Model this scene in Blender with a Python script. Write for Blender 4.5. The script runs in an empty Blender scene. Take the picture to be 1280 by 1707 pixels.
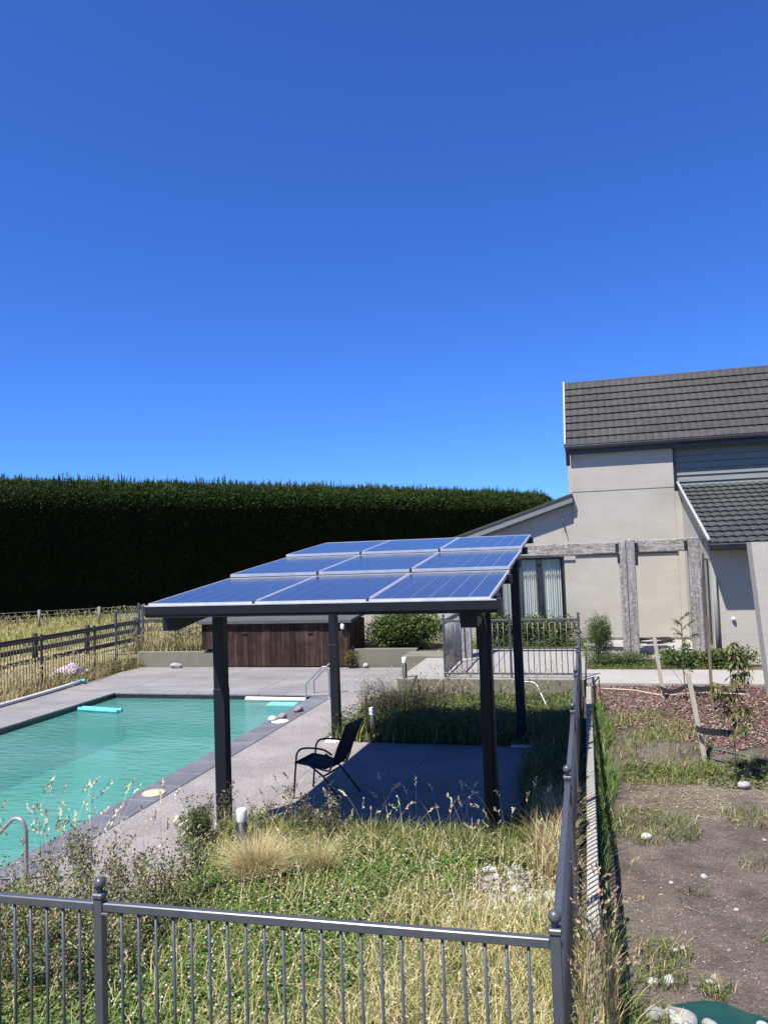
import bpy, bmesh, math, random
import numpy as np
from mathutils import Vector, Matrix

sc = bpy.context.scene
COL = sc.collection
rng = np.random.default_rng(7)
random.seed(7)

# ------------------------------------------------------------------ camera
def cam_axes(yaw, pitch, roll):
    f = np.array([-math.sin(yaw)*math.cos(pitch), math.cos(yaw)*math.cos(pitch), math.sin(pitch)])
    r = np.array([math.cos(yaw), math.sin(yaw), 0.0])
    u = np.cross(r, f)
    return math.cos(roll)*r+math.sin(roll)*u, -math.sin(roll)*r+math.cos(roll)*u, f
cr, cu, cf = cam_axes(*[math.radians(a) for a in (14.6, 3.07, -2.07)])
cam = bpy.data.cameras.new('camera')
cam_o = bpy.data.objects.new('camera', cam); COL.objects.link(cam_o)
cam.sensor_fit = 'VERTICAL'; cam.sensor_height = 36.0; cam.lens = 36.0*1280/1707
cam.clip_start = 0.05; cam.clip_end = 3000
M = Matrix.Identity(4)
for i in range(3):
    M[i][0] = cr[i]; M[i][1] = cu[i]; M[i][2] = -cf[i]
M[2][3] = 3.0
cam_o.matrix_world = M
sc.camera = cam_o

# ------------------------------------------------------------------ light
SUN_DIR = Vector((-0.28, -0.49, 1.0)).normalized()
EL = math.asin(SUN_DIR.z); AZ = math.atan2(SUN_DIR.x, SUN_DIR.y)
world = bpy.data.worlds.new('World'); sc.world = world; world.use_nodes = True
wn = world.node_tree
bg = wn.nodes['Background']
sky = wn.nodes.new('ShaderNodeTexSky'); sky.sky_type = 'NISHITA'; sky.sun_disc = False
sky.sun_elevation = EL; sky.sun_rotation = AZ
sky.altitude = 0; sky.air_density = 0.85; sky.dust_density = 0.15; sky.ozone_density = 4.0
tint = wn.nodes.new('ShaderNodeVectorMath'); tint.operation = 'MULTIPLY'; tint.inputs[1].default_value = (.285, .54, 1.07)   # deep, polarised-looking summer blue over the whole sky
wn.links.new(sky.outputs[0], tint.inputs[0]); wn.links.new(tint.outputs[0], bg.inputs[0])
bg.inputs[1].default_value = 0.10
sl = bpy.data.lights.new('sun', 'SUN'); sl.energy = 5.0; sl.angle = math.radians(0.53); sl.color = (1.0, 0.955, 0.89)
so = bpy.data.objects.new('sun', sl); COL.objects.link(so)
so.rotation_euler = (-SUN_DIR).to_track_quat('-Z', 'Y').to_euler(); so.location = (-8, -12, 30)
sc.view_settings.view_transform = 'Standard'; sc.view_settings.look = 'None'
sc.view_settings.gamma = 1; sc.view_settings.use_curve_mapping = False
sc.view_settings.exposure = 0.88
sc.cycles.use_denoising = True
sc.cycles.max_bounces = 8; sc.cycles.transparent_max_bounces = 12

# ------------------------------------------------------------------ materials
def node(nt, t, **kw):
    n = nt.nodes.new(t)
    for k, v in kw.items():
        if k in n.inputs.keys(): n.inputs[k].default_value = v
        else: setattr(n, k, v)
    return n
def lin(c): return (c[0], c[1], c[2], 1)
def mat(name, c1, c2=None, scale=4.0, rough=0.7, metal=0.0, bump=0.0, bscale=None, stretch=(1,1,1), detail=6, coat=0.0,
        speck=None, lo=0.35, hi=0.65, spec=0.5, blotch=None, rnd=0):
    ka = .85 if metal < .5 else 1.0
    c1 = tuple(ka*v for v in c1); c2 = c2 and tuple(ka*v for v in c2)
    if blotch: blotch = (tuple(ka*v for v in blotch[0]), blotch[1], blotch[2])
    m = bpy.data.materials.new(name); m.use_nodes = True
    nt = m.node_tree; b = nt.nodes['Principled BSDF']
    b.inputs['Roughness'].default_value = rough; b.inputs['Metallic'].default_value = metal
    b.inputs['Specular IOR Level'].default_value = spec
    if coat: b.inputs['Coat Weight'].default_value = coat; b.inputs['Coat Roughness'].default_value = 0.06
    tc = node(nt, 'ShaderNodeNewGeometry'); mp = node(nt, 'ShaderNodeMapping'); mp.inputs['Scale'].default_value = stretch
    nt.links.new(tc.outputs['Position'], mp.inputs['Vector'])
    col = None
    if c2 is not None:
        nz = node(nt, 'ShaderNodeTexNoise'); nz.inputs['Scale'].default_value = scale; nz.inputs['Detail'].default_value = detail
        nz.inputs['Roughness'].default_value = 0.62
        nt.links.new(mp.outputs[0], nz.inputs['Vector'])
        rp = node(nt, 'ShaderNodeValToRGB'); rp.color_ramp.elements[0].position = lo; rp.color_ramp.elements[1].position = hi
        rp.color_ramp.elements[0].color = lin(c1); rp.color_ramp.elements[1].color = lin(c2)
        nt.links.new(nz.outputs['Fac'], rp.inputs[0]); col = rp.outputs[0]
    if blotch:      # broad stains: (colour, scale, amount)
        n2 = node(nt, 'ShaderNodeTexNoise'); n2.inputs['Scale'].default_value = blotch[1]; n2.inputs['Detail'].default_value = 4
        nt.links.new(tc.outputs['Position'], n2.inputs['Vector'])
        r2 = node(nt, 'ShaderNodeValToRGB'); r2.color_ramp.elements[0].position = 0.45; r2.color_ramp.elements[1].position = 0.7
        r2.color_ramp.elements[0].color = (0,0,0,1); a = blotch[2]; r2.color_ramp.elements[1].color = (a,a,a,1)
        nt.links.new(n2.outputs['Fac'], r2.inputs[0])
        mx = node(nt, 'ShaderNodeMix', data_type='RGBA'); nt.links.new(r2.outputs[0], mx.inputs['Factor'])
        nt.links.new(col, mx.inputs[6]); mx.inputs[7].default_value = lin(blotch[0]); col = mx.outputs[2]
    if speck:       # (scale, strength): random per-grain brightness
        v = node(nt, 'ShaderNodeTexVoronoi'); v.inputs['Scale'].default_value = speck[0]
        nt.links.new(tc.outputs['Position'], v.inputs['Vector'])
        sp = node(nt, 'ShaderNodeSeparateColor'); nt.links.new(v.outputs['Color'], sp.inputs[0])
        mr = node(nt, 'ShaderNodeMapRange'); mr.inputs[3].default_value = 1-speck[1]; mr.inputs[4].default_value = 1+speck[1]
        nt.links.new(sp.outputs[0], mr.inputs[0])
        mm = node(nt, 'ShaderNodeVectorMath', operation='SCALE'); nt.links.new(col, mm.inputs[0]); nt.links.new(mr.outputs[0], mm.inputs['Scale'])
        col = mm.outputs[0]
    if rnd:
        oi = node(nt, 'ShaderNodeObjectInfo'); m2 = node(nt, 'ShaderNodeMapRange'); m2.inputs[3].default_value = 1-rnd; m2.inputs[4].default_value = 1+rnd
        nt.links.new(oi.outputs['Random'], m2.inputs[0]); vm = node(nt, 'ShaderNodeVectorMath', operation='SCALE')
        nt.links.new(col, vm.inputs[0]); nt.links.new(m2.outputs[0], vm.inputs['Scale']); col = vm.outputs[0]
    if col is not None: nt.links.new(col, b.inputs['Base Color'])
    else: b.inputs['Base Color'].default_value = lin(c1)
    if bump:
        bz = node(nt, 'ShaderNodeTexNoise'); bz.inputs['Scale'].default_value = bscale or scale*6; bz.inputs['Detail'].default_value = 5
        nt.links.new(mp.outputs[0], bz.inputs['Vector'])
        bp = node(nt, 'ShaderNodeBump'); bp.inputs['Strength'].default_value = bump; bp.inputs['Distance'].default_value = 0.02
        nt.links.new(bz.outputs['Fac'], bp.inputs['Height']); nt.links.new(bp.outputs[0], b.inputs['Normal'])
    return m
def leafmat(name, trans=0.3, rough=0.55, spec=0.3):
    m = bpy.data.materials.new(name); m.use_nodes = True
    nt = m.node_tree; b = nt.nodes['Principled BSDF']; out = nt.nodes['Material Output']
    at = node(nt, 'ShaderNodeAttribute'); at.attribute_name = 'col'
    nt.links.new(at.outputs['Color'], b.inputs['Base Color']); b.inputs['Roughness'].default_value = rough
    b.inputs['Specular IOR Level'].default_value = spec
    if trans:
        tr = node(nt, 'ShaderNodeBsdfTranslucent'); nt.links.new(at.outputs['Color'], tr.inputs[0])
        mx = node(nt, 'ShaderNodeMixShader'); mx.inputs[0].default_value = trans
        nt.links.new(b.outputs[0], mx.inputs[1]); nt.links.new(tr.outputs[0], mx.inputs[2]); nt.links.new(mx.outputs[0], out.inputs[0])
    return m

MT = {}
MT['leaf'] = leafmat('leaf_colours'); MT['dryleaf'] = leafmat('dry_leaf_colours', 0.15, 0.7); MT['hedge_leaf'] = leafmat('hedge_leaf_colours', 0.15, 0.7, 0.08); MT['chip'] = leafmat('chip_colours', 0, 0.8)
MT['aggregate'] = mat('exposed_aggregate', (.225,.205,.195), (.30,.275,.262), 1.3, .85, bump=.35, bscale=120, speck=(95,.42), blotch=((.205,.185,.175),.7,.5))
MT['deck_far'] = mat('brushed_concrete', (.20,.19,.18), (.275,.262,.25), 1.1, .85, bump=.2, bscale=60, speck=(70,.2), blotch=((.15,.145,.15),.8,.6), stretch=(.5,1.6,1))
MT['coping'] = mat('bluestone_coping', (.11,.112,.13), (.165,.165,.182), 3.0, .6, bump=.15, speck=(160,.15), blotch=((.2,.195,.195),1.2,.5), rnd=.12)
MT['grout'] = mat('pale_grout', (.27,.26,.25), (.22,.215,.205), 10, .9)
MT['terrace'] = mat('pale_terrace_concrete', (.28,.27,.255), (.345,.33,.31), 1.2, .85, bump=.2, bscale=70, speck=(80,.15), blotch=((.23,.215,.205),.6,.5))
MT['path'] = mat('bleached_path_concrete', (.31,.292,.268), (.385,.365,.335), 1.5, .9, bump=.2, bscale=50, blotch=((.28,.26,.235),.8,.4))
MT['kerb'] = mat('cream_kerb_concrete', (.40,.375,.31), (.48,.45,.375), 2.5, .9, bump=.3, bscale=60)
MT['olive'] = mat('olive_grey_render', (.165,.158,.112), (.20,.192,.14), 2.2, .85, bump=.12, bscale=50, blotch=((.14,.133,.112),1.5,.5))
MT['render'] = mat('beige_plaster', (.405,.378,.318), (.465,.435,.372), 1.3, .85, bump=.10, bscale=9, stretch=(.6,.6,1.6), blotch=((.36,.33,.272),.8,.55))
MT['render2'] = mat('beige_grey_plaster', (.42,.40,.34), (.47,.44,.38), 1.1, .85, bump=.2, bscale=9, stretch=(.5,.5,1.5))
MT['tile'] = mat('grey_textured_roof', (.040,.038,.037), (.062,.059,.057), 5, .9, bump=.3, bscale=160, speck=(190,.25), blotch=((.068,.06,.057),.7,.6), rnd=.14)
MT['tile_green'] = mat('grey_green_roof', (.038,.042,.038), (.056,.062,.056), 5, .9, bump=.3, bscale=160, speck=(190,.25), blotch=((.062,.068,.06),.9,.6), rnd=.14)
MT['fascia'] = mat('charcoal_trim', (.02,.022,.027), (.03,.033,.038), 3, .35, spec=.5)
MT['barge'] = mat('pale_flashing', (.6,.62,.62), (.5,.5,.5), 4, .4, metal=.3)
MT['siding'] = mat('grey_green_weatherboard', (.17,.185,.168), (.20,.215,.20), 3, .6, stretch=(.4,1,4))
MT['lid'] = mat('dull_grey_lid', (.075,.08,.078), (.10,.105,.10), 3, .75, stretch=(.4,1,1), spec=.2)
MT['grey_wood'] = mat('weathered_grey_timber', (.15,.13,.115), (.37,.35,.33), 7, .9, bump=1.0, bscale=24, stretch=(4.0,4.0,.14), blotch=((.55,.53,.50),15,.7), lo=.32, hi=.66)
MT['grey_beam'] = mat('lichen_grey_beam', (.14,.115,.095), (.38,.35,.315), 6, .9, bump=1.0, bscale=24, stretch=(.35,3.2,3.2), blotch=((.5,.48,.43),14,.7), lo=.34, hi=.64)
MT['brown_wood'] = mat('dark_brown_cladding', (.024,.014,.011), (.070,.040,.032), 5, .85, spec=.12, bump=.4, bscale=20, stretch=(3,3,.25), blotch=((.095,.066,.055),3,.45), lo=.3, hi=.7, rnd=.4)
MT['post_wood'] = mat('aged_fence_wood', (.045,.034,.026), (.10,.08,.062), 5, .9, bump=.5, bscale=20, stretch=(1,.4,1.5))
MT['wire_post'] = mat('sun_bleached_post', (.30,.29,.26), (.2,.19,.17), 6, .9)
MT['stake'] = mat('pale_pine_stake', (.52,.47,.37), (.40,.36,.28), 8, .8, stretch=(3,3,.3))
MT['brown_stake'] = mat('brown_stake', (.22,.16,.10), (.14,.10,.06), 8, .8, stretch=(3,3,.3))
MT['fence'] = mat('slate_grey_powder_coat', (.060,.067,.080), (.078,.085,.098), 12, .36, spec=.6)
MT['fence_black'] = mat('black_powder_coat', (.018,.019,.021), (.03,.03,.032), 12, .5)
MT['pergola'] = mat('charcoal_steel', (.008,.010,.015), (.012,.014,.020), 3, .5, spec=.25)
MT['alu'] = mat('aluminium_frame', (.55,.56,.58), (.66,.67,.69), 8, .38, metal=.55)
MT['backsheet'] = mat('white_backsheet', (.45,.48,.54), None, rough=.3, coat=.5)
MT['steel'] = mat('brushed_steel', (.42,.42,.41), (.34,.34,.33), 6, .32, metal=.55)
MT['black'] = mat('matt_black', (.010,.010,.012), (.016,.016,.018), 8, .55)
MT['sling'] = mat('black_sling_fabric', (.010,.011,.014), (.016,.017,.021), 60, .75, bump=.2, bscale=400)
MT['rubber'] = mat('black_rubber', (.012,.012,.013), (.025,.024,.023), 9, .7)
MT['frosted'] = mat('frosted_white_lens', (.78,.79,.78), (.7,.7,.68), 9, .4)
MT['white'] = mat('white_plastic', (.74,.73,.70), (.62,.61,.58), 12, .45)
MT['cream'] = mat('cream_plastic_lid', (.62,.53,.36), (.54,.46,.31), 12, .5)
MT['teal'] = mat('turquoise_foam', (.09,.52,.52), (.11,.58,.56), 9, .8)
MT['blue'] = mat('sky_blue_foam', (.16,.50,.68), (.2,.55,.7), 9, .8)
MT['pink'] = mat('faded_pink_plastic', (.5,.3,.4), (.62,.5,.55), 14, .6)
MT['stone'] = mat('river_stone', (.25,.24,.222), (.40,.385,.35), 9, .85, bump=.15, bscale=40, speck=(160,.1))
MT['stone_grey'] = mat('grey_river_stone', (.17,.17,.163), (.28,.272,.257), 9, .85, bump=.3, bscale=40)
MT['stone_white'] = mat('white_river_stone', (.44,.425,.395), (.54,.525,.49), 7, .85, bump=.3, bscale=40)
MT['green_plastic'] = mat('green_plastic_sheet', (.008,.05,.04), (.012,.065,.05), 5, .4, bump=.3, bscale=6)
MT['hose'] = mat('green_hose', (.05,.12,.09), (.08,.15,.11), 8, .5)
MT['bark'] = mat('young_bark', (.10,.075,.05), (.17,.13,.095), 12, .9, stretch=(3,3,.4))
MT['curtain'] = mat('white_curtain', (.72,.75,.72), (.80,.82,.79), 3, .9, stretch=(6,1,.1))
MT['room'] = mat('dim_room', (.12,.115,.11), (.15,.145,.14), 2, .9)
MT['soil'] = mat('garden_soil', (.066,.048,.037), (.135,.105,.083), 3.4, .95, bump=1.0, bscale=40, speck=(85,.4), blotch=((.17,.14,.112),.55,.6))
MT['bed'] = mat('planting_bed_soil', (.07,.06,.035), (.13,.11,.06), 3, .95, bump=.8, bscale=30, speck=(60,.3))
MT['field'] = mat('dry_paddock', (.22,.19,.07), (.34,.28,.12), .35, .95, bump=.8, bscale=12, stretch=(1,.35,1), speck=(20,.15), blotch=((.13,.16,.05),.12,.7))
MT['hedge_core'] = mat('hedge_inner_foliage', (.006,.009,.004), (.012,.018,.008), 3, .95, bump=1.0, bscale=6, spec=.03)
MT['pool_wall'] = mat('pool_plaster', (.40,.62,.58), (.46,.67,.63), .8, .8, blotch=((.30,.58,.48),.5,.6))
MT['pool_tile'] = mat('black_waterline_tile', (.012,.014,.02), (.03,.033,.045), 9, .3)

def glassmat(name, tint, fres_ior=1.5, rough=0.02):
    m = bpy.data.materials.new(name); m.use_nodes = True
    nt = m.node_tree; out = nt.nodes['Material Output']; nt.nodes.remove(nt.nodes['Principled BSDF'])
    t = node(nt, 'ShaderNodeBsdfTransparent'); t.inputs[0].default_value = lin(tint)
    g = node(nt, 'ShaderNodeBsdfGlossy'); g.inputs['Roughness'].default_value = rough
    lw = node(nt, 'ShaderNodeLayerWeight'); lw.inputs['Blend'].default_value = .5
    pw = node(nt, 'ShaderNodeMath', operation='POWER'); pw.inputs[1].default_value = 4.0; nt.links.new(lw.outputs['Facing'], pw.inputs[0])
    ma = node(nt, 'ShaderNodeMath', operation='MULTIPLY_ADD'); ma.inputs[1].default_value = .9; ma.inputs[2].default_value = .06; nt.links.new(pw.outputs[0], ma.inputs[0])
    mx = node(nt, 'ShaderNodeMixShader'); nt.links.new(ma.outputs[0], mx.inputs[0])
    nt.links.new(t.outputs[0], mx.inputs[1]); nt.links.new(g.outputs[0], mx.inputs[2]); nt.links.new(mx.outputs[0], out.inputs[0])
    return m
MT['glass'] = glassmat('window_glass', (.88,.91,.89))
def watermat():
    m = bpy.data.materials.new('milky_pool_water'); m.use_nodes = True
    nt = m.node_tree; out = nt.nodes['Material Output']; nt.nodes.remove(nt.nodes['Principled BSDF'])
    geo = node(nt, 'ShaderNodeNewGeometry')
    mp = node(nt, 'ShaderNodeMapping'); mp.inputs['Scale'].default_value = (1.0, 2.2, 1)
    nt.links.new(geo.outputs['Position'], mp.inputs['Vector'])
    n1 = node(nt, 'ShaderNodeTexNoise'); n1.inputs['Scale'].default_value = 4.5; n1.inputs['Detail'].default_value = 5
    nt.links.new(mp.outputs[0], n1.inputs['Vector'])
    bp = node(nt, 'ShaderNodeBump'); bp.inputs['Strength'].default_value = 0.55; bp.inputs['Distance'].default_value = 0.05
    nt.links.new(n1.outputs['Fac'], bp.inputs['Height'])
    t = node(nt, 'ShaderNodeBsdfTransparent'); t.inputs[0].default_value = (.50, .86, .78, 1)
    n2 = node(nt, 'ShaderNodeTexNoise'); n2.inputs['Scale'].default_value = .45; n2.inputs['Detail'].default_value = 3
    nt.links.new(geo.outputs['Position'], n2.inputs['Vector'])
    rp = node(nt, 'ShaderNodeValToRGB'); rp.color_ramp.elements[0].position = .4; rp.color_ramp.elements[1].position = .6
    rp.color_ramp.elements[0].color = (.09,.275,.22,1); rp.color_ramp.elements[1].color = (.145,.325,.29,1)
    nt.links.new(n2.outputs['Fac'], rp.inputs[0])
    d = node(nt, 'ShaderNodeBsdfDiffuse'); nt.links.new(rp.outputs[0], d.inputs[0]); nt.links.new(bp.outputs[0], d.inputs['Normal'])
    m1 = node(nt, 'ShaderNodeMixShader'); m1.inputs[0].default_value = .62
    nt.links.new(t.outputs[0], m1.inputs[1]); nt.links.new(d.outputs[0], m1.inputs[2])
    g = node(nt, 'ShaderNodeBsdfGlossy'); g.inputs['Roughness'].default_value = .04; nt.links.new(bp.outputs[0], g.inputs['Normal'])
    fr = node(nt, 'ShaderNodeFresnel'); fr.inputs['IOR'].default_value = 1.33; nt.links.new(bp.outputs[0], fr.inputs['Normal'])
    mx = node(nt, 'ShaderNodeMixShader'); nt.links.new(fr.outputs[0], mx.inputs[0])
    nt.links.new(m1.outputs[0], mx.inputs[1]); nt.links.new(g.outputs[0], mx.inputs[2]); nt.links.new(mx.outputs[0], out.inputs[0])
    return m
MT['water'] = watermat()
def cellmat():
    m = bpy.data.materials.new('blue_silicon_cell'); m.use_nodes = True
    nt = m.node_tree; b = nt.nodes['Principled BSDF']
    tc = node(nt, 'ShaderNodeTexCoord')
    v = node(nt, 'ShaderNodeTexVoronoi'); v.inputs['Scale'].default_value = 70
    nt.links.new(tc.outputs['Object'], v.inputs['Vector'])
    rp = node(nt, 'ShaderNodeValToRGB')
    rp.color_ramp.elements[0].color = (.024,.029,.050,1); rp.color_ramp.elements[1].color = (.034,.041,.066,1)
    sp = node(nt, 'ShaderNodeSeparateColor'); nt.links.new(v.outputs['Color'], sp.inputs[0]); nt.links.new(sp.outputs[0], rp.inputs[0])
    # thin silver lines between the cells of a string
    sx = node(nt, 'ShaderNodeSeparateXYZ'); nt.links.new(tc.outputs['Object'], sx.inputs[0])
    mu = node(nt, 'ShaderNodeMath', operation='MULTIPLY'); mu.inputs[1].default_value = 1/0.0955; nt.links.new(sx.outputs[1], mu.inputs[0])
    fr = node(nt, 'ShaderNodeMath', operation='FRACT'); nt.links.new(mu.outputs[0], fr.inputs[0])
    lt = node(nt, 'ShaderNodeMath', operation='LESS_THAN'); lt.inputs[1].default_value = .03; nt.links.new(fr.outputs[0], lt.inputs[0])
    mx = node(nt, 'ShaderNodeMix', data_type='RGBA'); nt.links.new(lt.outputs[0], mx.inputs['Factor'])
    nt.links.new(rp.outputs[0], mx.inputs[6]); mx.inputs[7].default_value = (.10,.12,.17,1)
    nt.links.new(mx.outputs[2], b.inputs['Base Color'])
    b.inputs['Roughness'].default_value = .22; b.inputs['Specular IOR Level'].default_value = .22; b.inputs['Coat Weight'].default_value = .30; b.inputs['Coat IOR'].default_value = 1.4; b.inputs['Coat Roughness'].default_value = .08
    return m
MT['cell'] = cellmat()

# ------------------------------------------------------------------ helpers
WL = {}
def wl(o): return WL[o.name] if o is not None else Vector((0,0,0))
def tag(o, label=None, cat=None, group=None, kind=None):
    if label: o['label'] = label
    if cat: o['category'] = cat
    if group: o['group'] = group
    if kind: o['kind'] = kind
    return o
def link(o, parent=None):
    COL.objects.link(o)
    if parent is not None: o.parent = parent
    return o
def thing(name, label, cat, loc=(0,0,0), group=None, kind=None):
    o = bpy.data.objects.new(name, None); o.empty_display_size = .1
    link(o); o.location = loc; WL[o.name] = Vector(loc)
    return tag(o, label, cat, group, kind)
def inst(name, me, parent, pos, rot=None, scale=None):
    o = bpy.data.objects.new(name, me); link(o, parent)
    o.location = Vector(pos) - wl(parent)
    if rot: o.rotation_euler = rot
    if scale is not None: o.scale = scale
    WL[o.name] = Vector(pos)
    return o

class MB:
    def __init__(s): s.v = []; s.f = []; s.sm = []
    def add(s, vs, fs, smooth=False):
        n = len(s.v); s.v += [tuple(v) for v in vs]
        s.f += [tuple(i+n for i in f) for f in fs]; s.sm += [smooth]*len(fs)
        return s
    def box(s, lo, hi):
        (a,b,c),(d,e,f) = lo,hi
        return s.add([(a,b,c),(d,b,c),(d,e,c),(a,e,c),(a,b,f),(d,b,f),(d,e,f),(a,e,f)],
              [(0,3,2,1),(4,5,6,7),(0,1,5,4),(1,2,6,5),(2,3,7,6),(3,0,4,7)])
    def cbox(s, lo, hi, ch=.005):
        lo = Vector(lo); hi = Vector(hi)
        bm = bmesh.new(); bmesh.ops.create_cube(bm, size=1)
        c = (lo+hi)/2; d = hi-lo
        for v in bm.verts: v.co = Vector((c[i]+v.co[i]*d[i] for i in range(3)))
        ch = min(ch, min(d)*.4)
        bmesh.ops.bevel(bm, geom=bm.edges[:], offset=ch, segments=1, affect='EDGES', profile=.5)
        bm.verts.index_update()
        s.add([v.co[:] for v in bm.verts], [[v.index for v in f.verts] for f in bm.faces]); bm.free(); return s
    def obox(s, p0, p1, w, h, up=(0,0,1)):
        # bar from p0 to p1 with cross-section w x h
        p0 = Vector(p0); p1 = Vector(p1); d = (p1-p0).normalized(); up = Vector(up)
        x = d.cross(up)
        if x.length < 1e-4: x = d.cross(Vector((1,0,0)))
        x.normalize(); z = x.cross(d)
        vs = []
        for p in (p0,p1):
            for a,b in ((-1,-1),(1,-1),(1,1),(-1,1)): vs.append(p+x*a*w/2+z*b*h/2)
        return s.add(vs, [(0,1,2,3),(7,6,5,4),(0,4,5,1),(1,5,6,2),(2,6,7,3),(3,7,4,0)])
    def tube(s, pts, r, n=8, cap=True):
        pts = [Vector(p) for p in pts]; rs = r if isinstance(r,(list,tuple)) else [r]*len(pts)
        base = len(s.v); prev = None; vs = []
        for i,p in enumerate(pts):
            d = (pts[min(i+1,len(pts)-1)]-pts[max(i-1,0)]).normalized()
            x = prev if prev is not None else d.cross(Vector((0,0,1)))
            if x.length < 1e-3: x = d.cross(Vector((0,1,0)))
            x = (x-d*x.dot(d)).normalized(); prev = x; y = d.cross(x)
            for k in range(n):
                a = 2*math.pi*k/n; vs.append(p+x*math.cos(a)*rs[i]+y*math.sin(a)*rs[i])
        fs = []
        for i in range(len(pts)-1):
            for k in range(n):
                k2 = (k+1)%n; fs.append((i*n+k,i*n+k2,(i+1)*n+k2,(i+1)*n+k))
        s.add(vs, fs, True)
        if cap:
            nn = base
            s.f += [tuple(nn+k for k in range(n))[::-1], tuple(nn+(len(pts)-1)*n+k for k in range(n))]; s.sm += [False,False]
        return s
    def lathe(s, c, prof, n=16):
        vs = []; fs = []
        for r,z in prof:
            for k in range(n):
                a = 2*math.pi*k/n; vs.append((c[0]+r*math.cos(a), c[1]+r*math.sin(a), c[2]+z))
        for i in range(len(prof)-1):
            for k in range(n):
                k2=(k+1)%n; fs.append((i*n+k,i*n+k2,(i+1)*n+k2,(i+1)*n+k))
        b = len(s.v); s.add(vs, fs, True)
        s.f += [tuple(b+k for k in range(n))[::-1], tuple(b+(len(prof)-1)*n+k for k in range(n))]; s.sm += [False,False]
        return s
    def sphere(s, c, r, nu=14, nv=9, sc=(1,1,1)):
        prof = [(r*math.sin(math.pi*(j+.001)/(nv+.002)), -r*math.cos(math.pi*j/nv)) for j in range(nv+1)]
        vs=[];fs=[]
        for rr,z in prof:
            for k in range(nu):
                a=2*math.pi*k/nu; vs.append((c[0]+sc[0]*rr*math.cos(a),c[1]+sc[1]*rr*math.sin(a),c[2]+sc[2]*z))
        for i in range(nv):
            for k in range(nu):
                k2=(k+1)%nu; fs.append((i*nu+k,i*nu+k2,(i+1)*nu+k2,(i+1)*nu+k))
        return s.add(vs,fs,True)
    def prism(s, poly, axis, a, b):
        # poly: 2D points; axis 'x': (y,z) poly, 'y': (x,z), 'z': (x,y)
        def P(q,t): return {'x':(t,q[0],q[1]),'y':(q[0],t,q[1]),'z':(q[0],q[1],t)}[axis]
        n=len(poly); vs=[P(q,a) for q in poly]+[P(q,b) for q in poly]
        fs=[tuple(range(n)),tuple(range(2*n-1,n-1,-1))]+[(i,i+n,(i+1)%n+n,(i+1)%n) for i in range(n)]
        return s.add(vs,fs)
    def mesh(s, name, m, off=Vector((0,0,0))):
        me = bpy.data.meshes.new(name)
        me.from_pydata([(v[0]-off[0],v[1]-off[1],v[2]-off[2]) for v in s.v], [], s.f)
        me.polygons.foreach_set('use_smooth', s.sm)
        bm = bmesh.new(); bm.from_mesh(me); bmesh.ops.recalc_face_normals(bm, faces=bm.faces[:]); bm.to_mesh(me); bm.free()
        me.materials.append(MT[m]); return me
    def build(s, name, m, parent=None):
        off = wl(parent)
        o = bpy.data.objects.new(name, s.mesh(name, m, off)); link(o, parent); WL[o.name] = off.copy()
        return o

def np_mesh(name, verts, quads=None, tris=None, cols=None, m='leaf', parent=None, smooth=False):
    me = bpy.data.meshes.new(name)
    off = np.array(wl(parent)); verts = np.asarray(verts, np.float32).reshape(-1,3)-off.astype(np.float32)
    loops = []; starts = []; p = 0
    if quads is not None and len(quads):
        q = np.asarray(quads, np.int32).reshape(-1,4); loops.append(q.ravel()); starts.append(np.arange(len(q))*4); p = q.size
    if tris is not None and len(tris):
        t = np.asarray(tris, np.int32).reshape(-1,3); loops.append(t.ravel()); starts.append(p+np.arange(len(t))*3)
    loops = np.concatenate(loops); starts = np.concatenate(starts).astype(np.int32)
    me.vertices.add(len(verts)); me.vertices.foreach_set('co', verts.ravel())
    me.loops.add(len(loops)); me.loops.foreach_set('vertex_index', loops)
    me.polygons.add(len(starts)); me.polygons.foreach_set('loop_start', starts)
    if smooth: me.polygons.foreach_set('use_smooth', np.ones(len(starts), bool))
    me.update(calc_edges=True)
    if cols is not None:
        a = me.color_attributes.new('col', 'FLOAT_COLOR', 'POINT')
        c = np.ones((len(verts),4), np.float32); c[:,:3] = cols; a.data.foreach_set('color', c.ravel())
    me.materials.append(MT[m])
    o = bpy.data.objects.new(name, me); link(o, parent); WL[o.name] = wl(parent).copy()
    return o

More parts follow.
